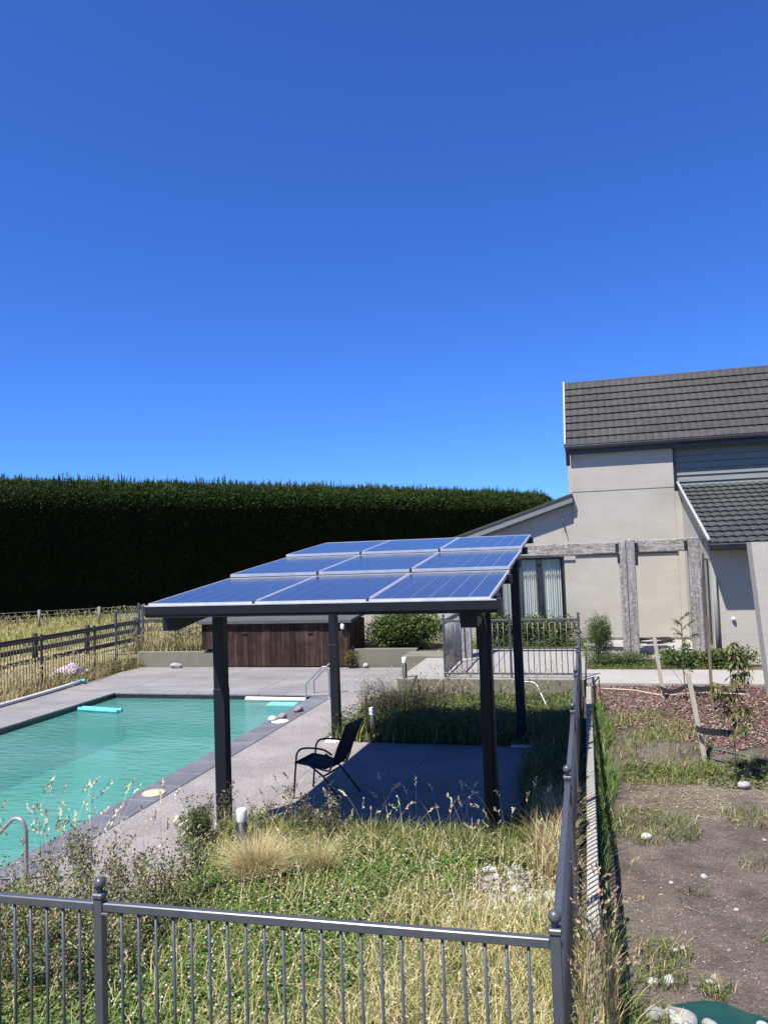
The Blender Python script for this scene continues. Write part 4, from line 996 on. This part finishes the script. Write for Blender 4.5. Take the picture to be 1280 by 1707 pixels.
# --- shrubs
def shrub(label,cx_,cy_,z0,rx,ry,rz,n,cols,ps,L=(.05,.11),W=(.025,.05),name='shrub',lobes=7,stems=6,seed=0):
    t=thing(name,label,'shrub',(cx_,cy_,z0)); r=np.random.default_rng(seed)
    lc=[(r.uniform(-.6,.6),r.uniform(-.5,.5),r.uniform(.35,.75),r.uniform(.4,.65)) for _ in range(lobes)]+[(0,0,.4,.75)]
    P=[]
    for (a,b2,c2,rr) in lc:
        m=int(n/len(lc)); u=rng.normal(0,1,(m,3)); u/=np.linalg.norm(u,axis=1,keepdims=True); u*=(rng.uniform(.15,1.0,(m,1))**.45)*rr*(1+.25*np.sin(5*u[:,:1]+3*u[:,1:2]))
        P.append(np.stack([cx_+rx*(a+u[:,0]),cy_+ry*(b2+u[:,1]),z0+rz*np.clip(c2+u[:,2]*.8,.02,2)],1))
    P=np.concatenate(P); m=len(P); v=Veg(); v.rleaves(P,rng.uniform(*L,m),rng.uniform(*W,m),cmix(cols,ps,m,.35,.12),.7); v.build('foliage','leaf',t)
    st=MB()
    for k in range(stems):
        a,b2,c2,rr=lc[k%len(lc)]; st.tube([(cx_+.05*a,cy_+.05*b2,z0-.05),(cx_+rx*a*.5,cy_+ry*b2*.5,z0+rz*c2*.5),(cx_+rx*a,cy_+ry*b2,z0+rz*c2)],[.014,.010,.004],5)
    st.build('stem','bark',t); return t
shrub('leafy green bush behind the low wall right of the shed',-4.95,20.75,.36,1.15,.6,.95,15000,[GREEN,(.12,.15,.04),(.17,.18,.06),DARKG],[.4,.3,.12,.2],L=(.06,.12),seed=1)
shrub('green weedy bush at the left foot of the glazed doors',-2.35,21.3,.33,.75,.5,.85,7000,[OLIVE,(.13,.15,.05),GREEN,STRAW],[.4,.25,.3,.06],seed=2)
shrub('straggly green bush below the white curtains',-1.15,21.4,.33,.95,.45,.75,8000,[OLIVE,(.13,.15,.05),GREEN,STRAW],[.4,.25,.3,.08],seed=3)
shrub('dense fine-leaved bush just right of the fence end',.12,18.1,.33,.38,.6,.98,9000,[(.07,.11,.03),(.10,.14,.045),DARKG],[.5,.3,.2],L=(.03,.07),W=(.008,.016),seed=4)
shrub('grey green low weedy shrub at the foot of the middle timber post',.75,17.85,.33,.75,.35,.30,3600,[(.08,.11,.035),(.12,.15,.06),(.17,.18,.09)],[.5,.3,.2],L=(.03,.07),W=(.008,.02),seed=5)
shrub('bright green low shrub between the two right timber posts',1.85,17.7,.33,.38,.3,.34,2200,[GREEN,(.10,.16,.04),DARKG],[.5,.3,.2],L=(.04,.08),seed=6)
shrub('green weeds in front of the shaded wall at right',2.75,17.7,.33,.6,.35,.36,3000,[OLIVE,GREEN,(.15,.16,.05)],[.4,.4,.2],L=(.04,.08),seed=7)
shrub('small reddish weed at the right corner of the shed',-6.1,19.55,0,.22,.2,.5,900,[OLIVE,RUST,(.15,.14,.05)],[.5,.25,.25],L=(.04,.08),W=(.01,.03),seed=8,lobes=4)
shrub('wispy dark weed leaning over the deck from the shaded bed',-3.9,13.6,0,.28,.35,.62,700,[BROWN,OLIVE,(.13,.11,.06)],[.4,.4,.2],L=(.03,.07),W=(.008,.02),seed=9,lobes=5)
shrub('ragged leafy weed at the left foot of the front pergola post',-4.1,7.45,.0,.22,.28,.34,1500,[OLIVE,GREEN,(.16,.16,.07)],[.4,.4,.2],L=(.04,.09),W=(.008,.02),seed=10,lobes=5)

# --- island bed behind the pergola
vg=Veg()
def isl(x,y): return (x>-4.15+.25*np.sin(y*3)-.25*(y-12)/4+ .25)&(x<-.3)&((x+3.52)**2+(y-12.3)**2>.05)
p=area(16000,-4.3,-.3,11.86,15.8,.02,isl); n=len(p)
hm_=np.clip(.30+.45*fbm(p[:,0],p[:,1],1.5,41),.08,.9)
col=cmix([GREEN,OLIVE,LIME,STRAW],[.4,.3,.2,.1],n); vg.blades(p,rng.uniform(.12,.42,n)*(.5+hm_)*np.clip(1.3-.28*(p[:,1]-12),.28,1.2),rng.uniform(.008,.016,n),rng.uniform(.15,.8,n),col,col*1.15,3)
p=area(30000,-4.3,-.3,11.9,15.8,.0,isl); n=len(p); hm_=np.clip(.28+.36*fbm(p[:,0],p[:,1],1.5,41),.06,.8); p[:,2]=rng.uniform(.02,1,n)**.7*hm_*np.clip(1.3-.28*(p[:,1]-12),.3,1.2)
vg.rleaves(p,rng.uniform(.03,.08,n),rng.uniform(.012,.03,n),cmix([GREEN,OLIVE,LIME,(.2,.19,.08)],[.4,.3,.2,.1],n))
p=area(700,-4.25,-2.7,12.7,14.6,.02,isl); n=len(p); h=rng.uniform(.35,.75,n); vg.blades(p,h,.006,rng.uniform(.05,.3,n),cvar(BROWN,n),None,3)
m_=4500; i_=rng.integers(0,n,m_); c=p[i_]+np.stack([rng.normal(0,.05,m_),rng.normal(0,.05,m_),h[i_]*rng.uniform(.35,1,m_)],1)
vg.rleaves(c,rng.uniform(.02,.05,m_),rng.uniform(.006,.014,m_),cmix([BROWN,(.16,.13,.09),OLIVE],[.5,.25,.25],m_))
p=area(400,-3.9,-.4,12.2,15.7,.05,isl); n=len(p); vg.stalk_heads(p,rng.uniform(.4,.75,n),rng.uniform(.1,.4,n),cvar((.3,.26,.12),n),cvar(STRAW,n),.10,.014)
# strip between paving and fence
p=area(16000,-.92,-.24,7.8,15.8,.02,lambda x,y:x>-.9+.12*np.sin(y*2.3)); n=len(p); col=cmix([GREEN,OLIVE,STRAW],[.5,.4,.1],n)
vg.blades(p,rng.uniform(.12,.42,n)*np.clip(1.3-.22*(p[:,1]-11),.35,1),rng.uniform(.007,.014,n),rng.uniform(.2,.9,n),col,col*1.1,3)
tag(vg.build('bed_weeds','leaf'),'thick weeds and grass filling the bed under and behind the pergola','weeds',kind='stuff')

# --- front bed: clover lawn
vg=Veg()
def inbed(x,y): return np.where(y>6.1+.25*np.sin(x*3.1),x>-3.95+.12*np.sin(y*4),x>-5.3)&(x<-.27)
p=area(95000,-5.3,-.27,4.2,8.0,.02,inbed); n=len(p)
dry=np.clip(.60+.9*fbm(p[:,0],p[:,1],1.0,51)+.5*(p[:,0]+1.3)+.42*(5.3-p[:,1]),0,1); st_=((p[:,0]>-1.1)&(p[:,0]<-.33)&(p[:,1]>6.4)&(p[:,1]<7.4)); k=(rng.uniform(0,1,n)>dry*.72)&~(st_&(rng.uniform(0,1,n)<.93)); q_=p[k]; n=len(q_)
hc=.05+.09*np.clip(.5+fbm(q_[:,0],q_[:,1],2.2,52),0,1); q_[:,2]=hc*rng.uniform(.35,1.0,n)+.01
d=rng.normal(0,1,(n,3)); d[:,2]*=.25; nn=rng.normal(0,.45,(n,3))+[0,0,1]
vg.leaves(q_,d,nn,rng.uniform(.018,.034,n),rng.uniform(.016,.028,n),cmix([(.10,.18,.035),(.13,.21,.045),(.075,.135,.028),(.18,.22,.06)],[.45,.25,.2,.1],n),.05)
p=area(2600,-4.6,-.5,4.4,7.9,.0,inbed); n=len(p); dd=.5+.9*fbm(p[:,0],p[:,1],1.0,51)+.5*(p[:,0]+1.3)+.42*(5.3-p[:,1]); k=dd<.95; p=p[k]; n=len(p)
p[:,2]=rng.uniform(.09,.17,n); vg.heads(p,rng.uniform(.008,.0135,n),cmix([(.55,.51,.38),(.45,.36,.24),(.60,.57,.48)],[.5,.3,.2],n),.85)
base=p.copy(); base[:,2]=.02; vg.blades(base,p[:,2]-.02,.003,0.02,cvar(GREEN,n),None,1)
tag(vg.build('clover','leaf'),'flowering white clover covering the front bed','clover',kind='stuff')
# dry and green grass in the front bed
vg=Veg()
p=area(60000,-5.3,-.27,4.1,8.05,.015,inbed); n=len(p)
dry=np.clip(.58+.9*fbm(p[:,0],p[:,1],1.0,51)+.5*(p[:,0]+1.3)+.42*(5.3-p[:,1]),0,1); edge=np.clip((p[:,1]-7.2)/.6,0,1)
stony=((p[:,0]>-1.05)&(p[:,0]<-.38)&(p[:,1]>6.45)&(p[:,1]<7.3))
k=(rng.uniform(0,1,n)<.10+.75*np.maximum(dry,edge))&~(stony&(rng.uniform(0,1,n)<.72)); p=p[k]; dry=dry[k]; edge=edge[k]; n=len(p)
col=cmix([STRAW,PALE,LIME,(.30,.27,.10),GREEN],[.34,.16,.22,.18,.10],n); gk=rng.uniform(0,1,n)<edge*.7; col[gk]=cmix([LIME,OLIVE,GREEN],[.4,.3,.3],gk.sum())
vg.blades(p,rng.uniform(.08,.26,n)*(1+.5*dry+.4*edge),rng.uniform(.004,.009,n),rng.uniform(.2,1.1,n),col,col*1.15,4)
p=area(2200,-5.2,-.3,4.3,7.9,.02,inbed); n=len(p); dry=.45+.9*fbm(p[:,0],p[:,1],1.0,51)+.5*(p[:,0]+1.3)+.42*(5.3-p[:,1]); p=p[rng.uniform(0,1,n)<np.clip(dry,.08,.8)]; n=len(p)
vg.stalk_heads(p,rng.uniform(.22,.5,n),rng.uniform(.15,.7,n),cvar(STRAW,n),cvar(PALE,n),.06,.010)
p=area(60,-3.4,-.6,7.3,7.95,.02,inbed); n=len(p); vg.stalk_heads(p,rng.uniform(.35,.75,n),rng.uniform(.1,.5,n),cvar(STRAW,n),cvar(PALE,n),.12,.016)
p=area(9000,-5.2,-.3,4.2,7.9,.015,inbed); p=p[rng.uniform(0,1,len(p))<np.clip(.4+1.0*fbm(p[:,0],p[:,1],2.3,57),.03,1)]; n=len(p); col=cmix([LIME,STRAW,(.24,.25,.07),PALE],[.35,.25,.25,.15],n)
vg.blades(p,rng.uniform(.14,.36,n),rng.uniform(.004,.008,n),rng.uniform(.3,1.3,n),col,col*1.15,4)
# straw along the inside of the side fence
p=area(1500,-.6,-.27,7.0,8.6,.02); n=len(p); col=cmix([STRAW,PALE,RUST,OLIVE],[.4,.3,.15,.15],n); vg.blades(p,rng.uniform(.2,.6,n),rng.uniform(.004,.008,n),rng.uniform(.2,.8,n),col,col*1.1,4)
tag(vg.build('dry_grass','dryleaf'),'yellow dry grass and seed stalks in the front bed','grass',kind='stuff')

# tussock
ts=thing('tussock_grass','fine blonde tussock grass before the front left pergola post','tussock',(-3.1,6.75,0)); vg=Veg()
n=2600; a=rng.uniform(0,2*np.pi,n); r0=rng.uniform(0,.15,n); bse=np.stack([-3.1+r0*np.cos(a),6.75+r0*np.sin(a),np.full(n,.01)],1); col=cmix([(.46,.37,.18),(.54,.46,.26),(.34,.29,.12)],[.45,.35,.2],n)
vg.blades(bse,.14+.38*rng.beta(1.6,1.6,n),.0035,rng.uniform(.1,1.25,n),col*.9,col*1.1,4,a+rng.normal(0,.4,n)); vg.build('blades','dryleaf',ts)
ts=thing('tussock_grass','smaller pale tussock grass right of the blonde tussock','tussock',(-2.55,6.95,0)); vg=Veg()
n=900; a=rng.uniform(0,2*np.pi,n); r0=rng.uniform(0,.11,n); bse=np.stack([-2.55+r0*np.cos(a),6.95+r0*np.sin(a),np.full(n,.01)],1); col=cmix([(.44,.36,.17),(.3,.28,.1),PALE],[.4,.35,.25],n)
vg.blades(bse,rng.uniform(.12,.40,n),.0035,rng.uniform(.1,1.1,n),col*.9,col*1.1,4,a+rng.normal(0,.4,n)); vg.build('blades','dryleaf',ts)

# tall thistle-like weeds at left
def tallweeds(name,pts,hmin,hmax,leafc,leafp,headc,nl,label,m='leaf',head=.012):
    vg=Veg()
    for (x,y) in pts:
        h=random.uniform(hmin,hmax); ln=np.array([random.gauss(0,.10),random.gauss(0,.10),0])
        nb=random.randint(4,8); B=[];Hh=[];A=[];Bd=[]
        vg.blades(np.array([[x,y,.0]]),[h],[.009],[.12],cvar((.16,.15,.08),1),None,4,np.array([math.atan2(ln[1],ln[0])]))
        st=np.array([x,y,0.0]); tips=[]
        for k in range(nb):
            t=random.uniform(.3,.85); b0=st+np.array([0,0,h*t])+ln*t*t*h; a=random.uniform(0,6.28); hb=h*random.uniform(.2,.42)*(1.1-t*.4); bd=random.uniform(.3,.7)
            vg.blades(b0[None],[hb],[.005],[bd],cvar((.15,.14,.08),1),None,3,np.array([a]))
            tips.append(b0+np.array([math.cos(a)*hb*bd,math.sin(a)*hb*bd,hb*(1-.35*bd)]))
        tips.append(st+np.array([0,0,h])+ln*h)
        tips=np.array(tips); rep=np.repeat(tips,4,0)+rng.normal(0,.022,(len(tips)*4,3))
        vg.heads(rep,rng.uniform(.006,head,len(rep)),cmix(headc,[1]*len(headc),len(rep)),1.3)
        u=rng.uniform(.05,1,nl)**.8; c=st+np.outer(u*h,[0,0,1])+np.stack([rng.normal(0,.06,nl),rng.normal(0,.06,nl),np.zeros(nl)],1)*(1.2-u)[:,None]
        vg.rleaves(c,rng.uniform(.025,.075,nl),rng.uniform(.006,.018,nl),cmix(leafc,leafp,nl),.6)
    return tag(vg.build(name,m),label,'weeds',kind='stuff')
pts=[p_ for p_ in [(random.uniform(-5.25,-3.35),random.uniform(4.5,6.25)) for _ in range(125)] if not (p_[0]<-4.75 and p_[1]>5.45)]+[(random.uniform(-5.2,-3.3),random.uniform(4.5,5.3)) for _ in range(45)]
tallweeds('tall_weeds',pts,.35,.72,[(.20,.23,.085),(.13,.17,.045),(.36,.32,.18),(.15,.12,.06)],[.4,.33,.19,.08],[(.10,.07,.055),(.22,.18,.12),(.40,.33,.22),(.28,.24,.15)],60,'tall grey green weeds with dark purple seed heads at lower left')
pts=[(random.uniform(-4.15,-3.85),random.uniform(7.2,7.8)) for _ in range(6)]+[(random.uniform(-3.6,-2.6),random.uniform(7.5,7.85)) for _ in range(16)]
tallweeds('tall_weeds',pts,.3,.6,[(.13,.13,.07),OLIVE,(.2,.18,.11)],[.4,.35,.25],[(.10,.08,.06),(.2,.16,.1)],36,'wispy grey weeds around the front bollard light')
vg=Veg(); p=area(70,-5.3,-3.5,5.6,6.4,.02); n=len(p); vg.stalk_heads(p,rng.uniform(.6,1.0,n),rng.uniform(.15,.45,n),cvar(STRAW,n),cvar((.6,.52,.34),n),.13,.018)
tag(vg.build('seed_grass','dryleaf'),'pale nodding seed heads leaning over the pool edge','grass',kind='stuff')

# --- right garden
vg=Veg()
def zsoil(p): p[:,2]=soil_z(p[:,0],p[:,1]); return p
p=zsoil(area(12000,-.02,.42,4.6,13.5,0,lambda x,y:(x<np.where((y>5.7)&(y<8.9),.03,.12)+.12*np.sin(y*1.7)**2)&~((y>5.7)&(y<8.6)&(rng.uniform(0,1,len(x))<.6)))); n=len(p); col=cmix([(.09,.16,.03),(.12,.19,.045),OLIVE,STRAW],[.45,.3,.15,.1],n)
vg.blades(p,rng.uniform(.08,.30,n),rng.uniform(.006,.012,n),rng.uniform(.2,1.0,n),col,col*1.15,4)
def patch(x,y): return ((x-.75)/.85)**2+((y-11.7)/1.5)**2<1+.35*fbm(x,y,2.2,61)
p=zsoil(area(15000,-.02,1.9,9.9,14.2,0,patch)); p=p[rng.uniform(0,1,len(p))<np.clip(.42+.8*fbm(p[:,0],p[:,1],3.0,63),.08,1)]; n=len(p); col=cmix([(.12,.19,.04),LIME,(.14,.15,.05),(.34,.31,.13),STRAW],[.3,.28,.15,.15,.12],n)
vg.blades(p,rng.uniform(.03,.15,n)*(1+.5*fbm(p[:,0],p[:,1],2.0,64)),rng.uniform(.006,.012,n),rng.uniform(.2,1.0,n),col,col*1.1,3)
for (cx_,cy_,r,m_) in ((1.35,10.75,.22,500),(2.0,10.9,.4,700),(.55,8.9,.5,900),(1.6,9.3,.3,300),(.42,6.25,.2,260),(1.25,6.6,.12,40),(.72,5.8,.12,130),(.36,5.9,.18,200),(.75,7.3,.15,40),(1.5,8.1,.25,80),(.28,5.35,.2,220)):
    a=rng.uniform(0,6.28,m_); rr=r*np.sqrt(rng.uniform(0,1,m_)); p=zsoil(np.stack([cx_+rr*np.cos(a),cy_+rr*np.sin(a),a*0],1)); col=cmix([(.10,.15,.035),LIME,OLIVE,STRAW],[.4,.25,.2,.15],m_)
    vg.blades(p,rng.uniform(.04,.15,m_),rng.uniform(.005,.010,m_),rng.uniform(.4,1.2,m_),col,col*1.1,3)
# straw clump at the fence corner
p=area(1000,-.17,.03,4.45,5.7,.05); n=len(p); col=cmix([(.40,.32,.15),STRAW,(.3,.2,.1),LIME],[.35,.35,.1,.2],n); vg.blades(p,rng.uniform(.15,.48,n),rng.uniform(.005,.010,n),rng.uniform(.05,.6,n),col,col*1.1,4)
p=area(60,-.17,.05,4.6,6.0,.1); n=len(p); vg.stalk_heads(p,rng.uniform(.4,.75,n),rng.uniform(.1,.5,n),cvar(STRAW,n),cvar((.45,.33,.2),n),.1,.014)
tag(vg.build('green_grass','leaf'),'green grass strip and patches right of the fence kerb','grass',kind='stuff')
for i in range(26):
    x=random.uniform(.3,2.2); y=random.uniform(5.3,9.8); q=random.uniform(.012,.03); rock('small_stone',x,y,float(soil_z(x,y))+q*.4,q*1.2,q,q*.7,random.choice(('stone','stone_white','stone_grey')),'small loose pebble lying on the bare garden soil','loose pebbles on the bare soil',seed=i)
# low weeds with leaves
vg=Veg()
for (x0,x1,y0,y1,m_,hm2) in ((-.1,3.2,17.25,18.5,5000,.20),(1.3,2.3,10.2,11.0,1200,.14),(.3,1.2,10.3,10.9,900,.10),(-.2,.2,18.5,22.3,1200,.2),(-3.9,-.2,20.6,22.2,6000,.35)):
    p=area(m_,x0,x1,y0,y1,0); zb=.34 if y0>17 else None; h=rng.uniform(.01,1,m_)**1.5*hm2
    p[:,2]=(zb if zb else soil_z(p[:,0],p[:,1]))+h*np.clip(.5+fbm(p[:,0],p[:,1],2.5,71),.1,1); vg.rleaves(p,rng.uniform(.03,.07,m_),rng.uniform(.012,.03,m_),cmix([GREEN,LIME,OLIVE,(.16,.17,.07)],[.4,.2,.25,.15],m_))
tag(vg.build('low_weeds','leaf'),'low leafy weeds along the path and house','weeds',kind='stuff')
# bark mulch and wood chips
def chips(n,pts,L,W,cols,ps,m='chip'):
    v=Veg(); n=len(pts); d=rng.normal(0,1,(n,3)); d[:,2]*=.18; nn=rng.normal(0,.35,(n,3))+[0,0,1]; v.leaves(pts,d,nn,L[0]+(L[1]-L[0])*rng.beta(1,2.6,n),W[0]+(W[1]-W[0])*rng.beta(1,2,n),cmix(cols,ps,n,.45,.1),.3); return v
p=zsoil(area(26000,0.0,4.5,11.4,15.5,0,lambda x,y:(y>11.7+.5*np.sin(x*1.3)+.4*np.sin(x*3.1)-.35*(x>1.6)))); p[:,2]+=rng.uniform(.002,.03,len(p))
tag(chips(0,p,(.03,.10),(.012,.03),[(.17,.085,.065),(.26,.155,.125),(.10,.058,.045),(.40,.33,.27)],[.38,.32,.18,.12]).build('bark_mulch','chip'),'reddish brown bark mulch around the saplings','mulch',kind='stuff')
p=zsoil(area(16000,.1,3.2,4.6,11.8,0,lambda x,y:rng.uniform(0,1,len(x))<np.clip(.28+.55*fbm(x,y,1.6,83)+.3*fbm(x,y,5,84),.02,1))); p[:,2]+=rng.uniform(.001,.010,len(p))
tag(chips(0,p,(.006,.05),(.003,.010),[(.40,.33,.25),(.28,.21,.15),(.55,.5,.42),(.10,.07,.05)],[.35,.3,.15,.2]).build('wood_chips','chip'),'scattered pale wood chips and twigs on bare soil','wood chips',kind='stuff')
p=zsoil(area(1500,.35,2.6,9.2,10.5,0,lambda x,y:fbm(x,y,2,81)>-.1)); p[:,2]+=.006
v=Veg(); a=rng.uniform(0,6.28,len(p)); v.blades(p,.012,.006,rng.uniform(4,12,len(p)),cmix([STRAW,PALE],[.6,.4],len(p)),None,2,a); p=zsoil(area(150,.2,3.0,4.8,11.5,0)); p[:,2]+=.01; a=rng.uniform(0,6.28,len(p)); n=len(p)
v.blades(p,.03,rng.uniform(.004,.009,n),rng.uniform(2,7,n),cmix([(.22,.16,.11),(.42,.35,.26),BROWN],[.4,.35,.25],n),None,4,a)
tag(v.build('straw_litter','dryleaf'),'thin scatter of straw on the soil before the saplings','straw',kind='stuff')

v=Veg(); p=zsoil(area(9000,.05,3.2,4.6,11.8,0,lambda x,y:rng.uniform(0,1,len(x))<np.clip(.35+.6*fbm(x,y,2.2,87),.03,1))); n=len(p)
v.heads(p,.003+.016*rng.beta(1,4,n),cmix([(.075,.055,.042),(.11,.085,.066),(.05,.036,.028)],[.45,.35,.2],n),.7); tag(v.build('soil_clods','chip'),'crumbly clods of brown soil scattered over the garden','soil clods',kind='stuff')
v=Veg(); p=np.concatenate([area(420,-5.3,-4.0,6.1,8.2,.008),area(260,-5.3,-3.9,8.2,16,.008),area(260,-4.3,-3.2,11.0,12.6,.008),area(220,-12.3,-4.2,18.6,19.65,.008),area(160,-3.9,-.95,7.95,8.6,.008)]); n=len(p); d=rng.normal(0,1,(n,3)); d[:,2]=np.abs(d[:,2])*.15
v.leaves(p,d,rng.normal(0,.2,(n,3))+[0,0,1],.01+.035*rng.beta(1,2.5,n),rng.uniform(.004,.012,n),cmix([(.12,.09,.05),STRAW,(.08,.06,.04)],[.4,.35,.25],n),.2); tag(v.build('leaf_litter','dryleaf'),'scattered dry leaf litter on the concrete deck','leaf litter',kind='stuff')
# saplings
def sapling(label,x,y,z0,h,r,nl,L,W,cols,ps,droop,lean,seed,branches=9,tmin=.3):
    t=thing('sapling_tree',label,'sapling',(x,y,z0)); r_=np.random.default_rng(seed); tk=MB(); pts=[]
    for k in range(7):
        u=k/6; pts.append((x+lean*u*h+.015*math.sin(5*u+seed),y+.01*math.sin(7*u),z0-.03+u*h))
    tk.tube(pts,[.013-.009*k/6 for k in range(7)],6); tk.build('trunk','bark',t)
    br=MB(); cen=[];dr=[]
    for k in range(branches):
        u=tmin+(1-tmin)*(k+.5)/branches; a=r_.uniform(0,6.28); ln_=r*(1.15-.6*u)*r_.uniform(.7,1.2); b0=np.array([x+lean*u*h,y,z0+u*h]); b1=b0+np.array([math.cos(a)*ln_,math.sin(a)*ln_,ln_*r_.uniform(.3,.9)])
        br.tube([tuple(b0),tuple((b0+b1)/2+np.array([0,0,.02])),tuple(b1)],[.006,.004,.002],4)
        m=nl//branches; w_=r_.uniform(.25,1.1,(m,1)); c=b0+(b1-b0)*w_; cen.append(c); aa=r_.uniform(0,6.28,m); dr.append(np.stack([np.cos(aa),np.sin(aa),-droop+r_.normal(0,.35,m)],1))
    br.build('branch','bark',t); cen=np.concatenate(cen);dr=np.concatenate(dr); n=len(cen); v=Veg(); c1=cmix(cols,ps,n); LL=rng.uniform(*L,n)
    d=dr/np.linalg.norm(dr,axis=1,keepdims=True); v.leaves(cen,d,rng.normal(0,.4,(n,3))+[0,0,1],LL*.55,rng.uniform(*W,n),c1,.2)
    d2=d.copy(); d2[:,2]-=droop*.9; v.leaves(cen+d*(LL*.45)[:,None],d2,rng.normal(0,.4,(n,3))+[0,0,1],LL*.55,rng.uniform(*W,n)*.85,c1*1.05,.2)
    v.build('crown','leaf',t)
sapling('small sapling with sparse reddish top and green lower leaves',1.55,14.2,.27,1.45,.32,320,(.05,.10),(.018,.032),[(.07,.13,.03),(.16,.12,.06),(.12,.14,.04)],[.5,.25,.25],.2,-.03,3,11,.28)
sapling('young peach sapling with long drooping yellow green leaves',1.67,10.45,.08,1.62,.26,420,(.11,.19),(.022,.036),[(.14,.17,.045),(.22,.20,.07),(.10,.13,.04),(.24,.15,.07)],[.4,.25,.2,.15],.75,-.01,5,13,.30)
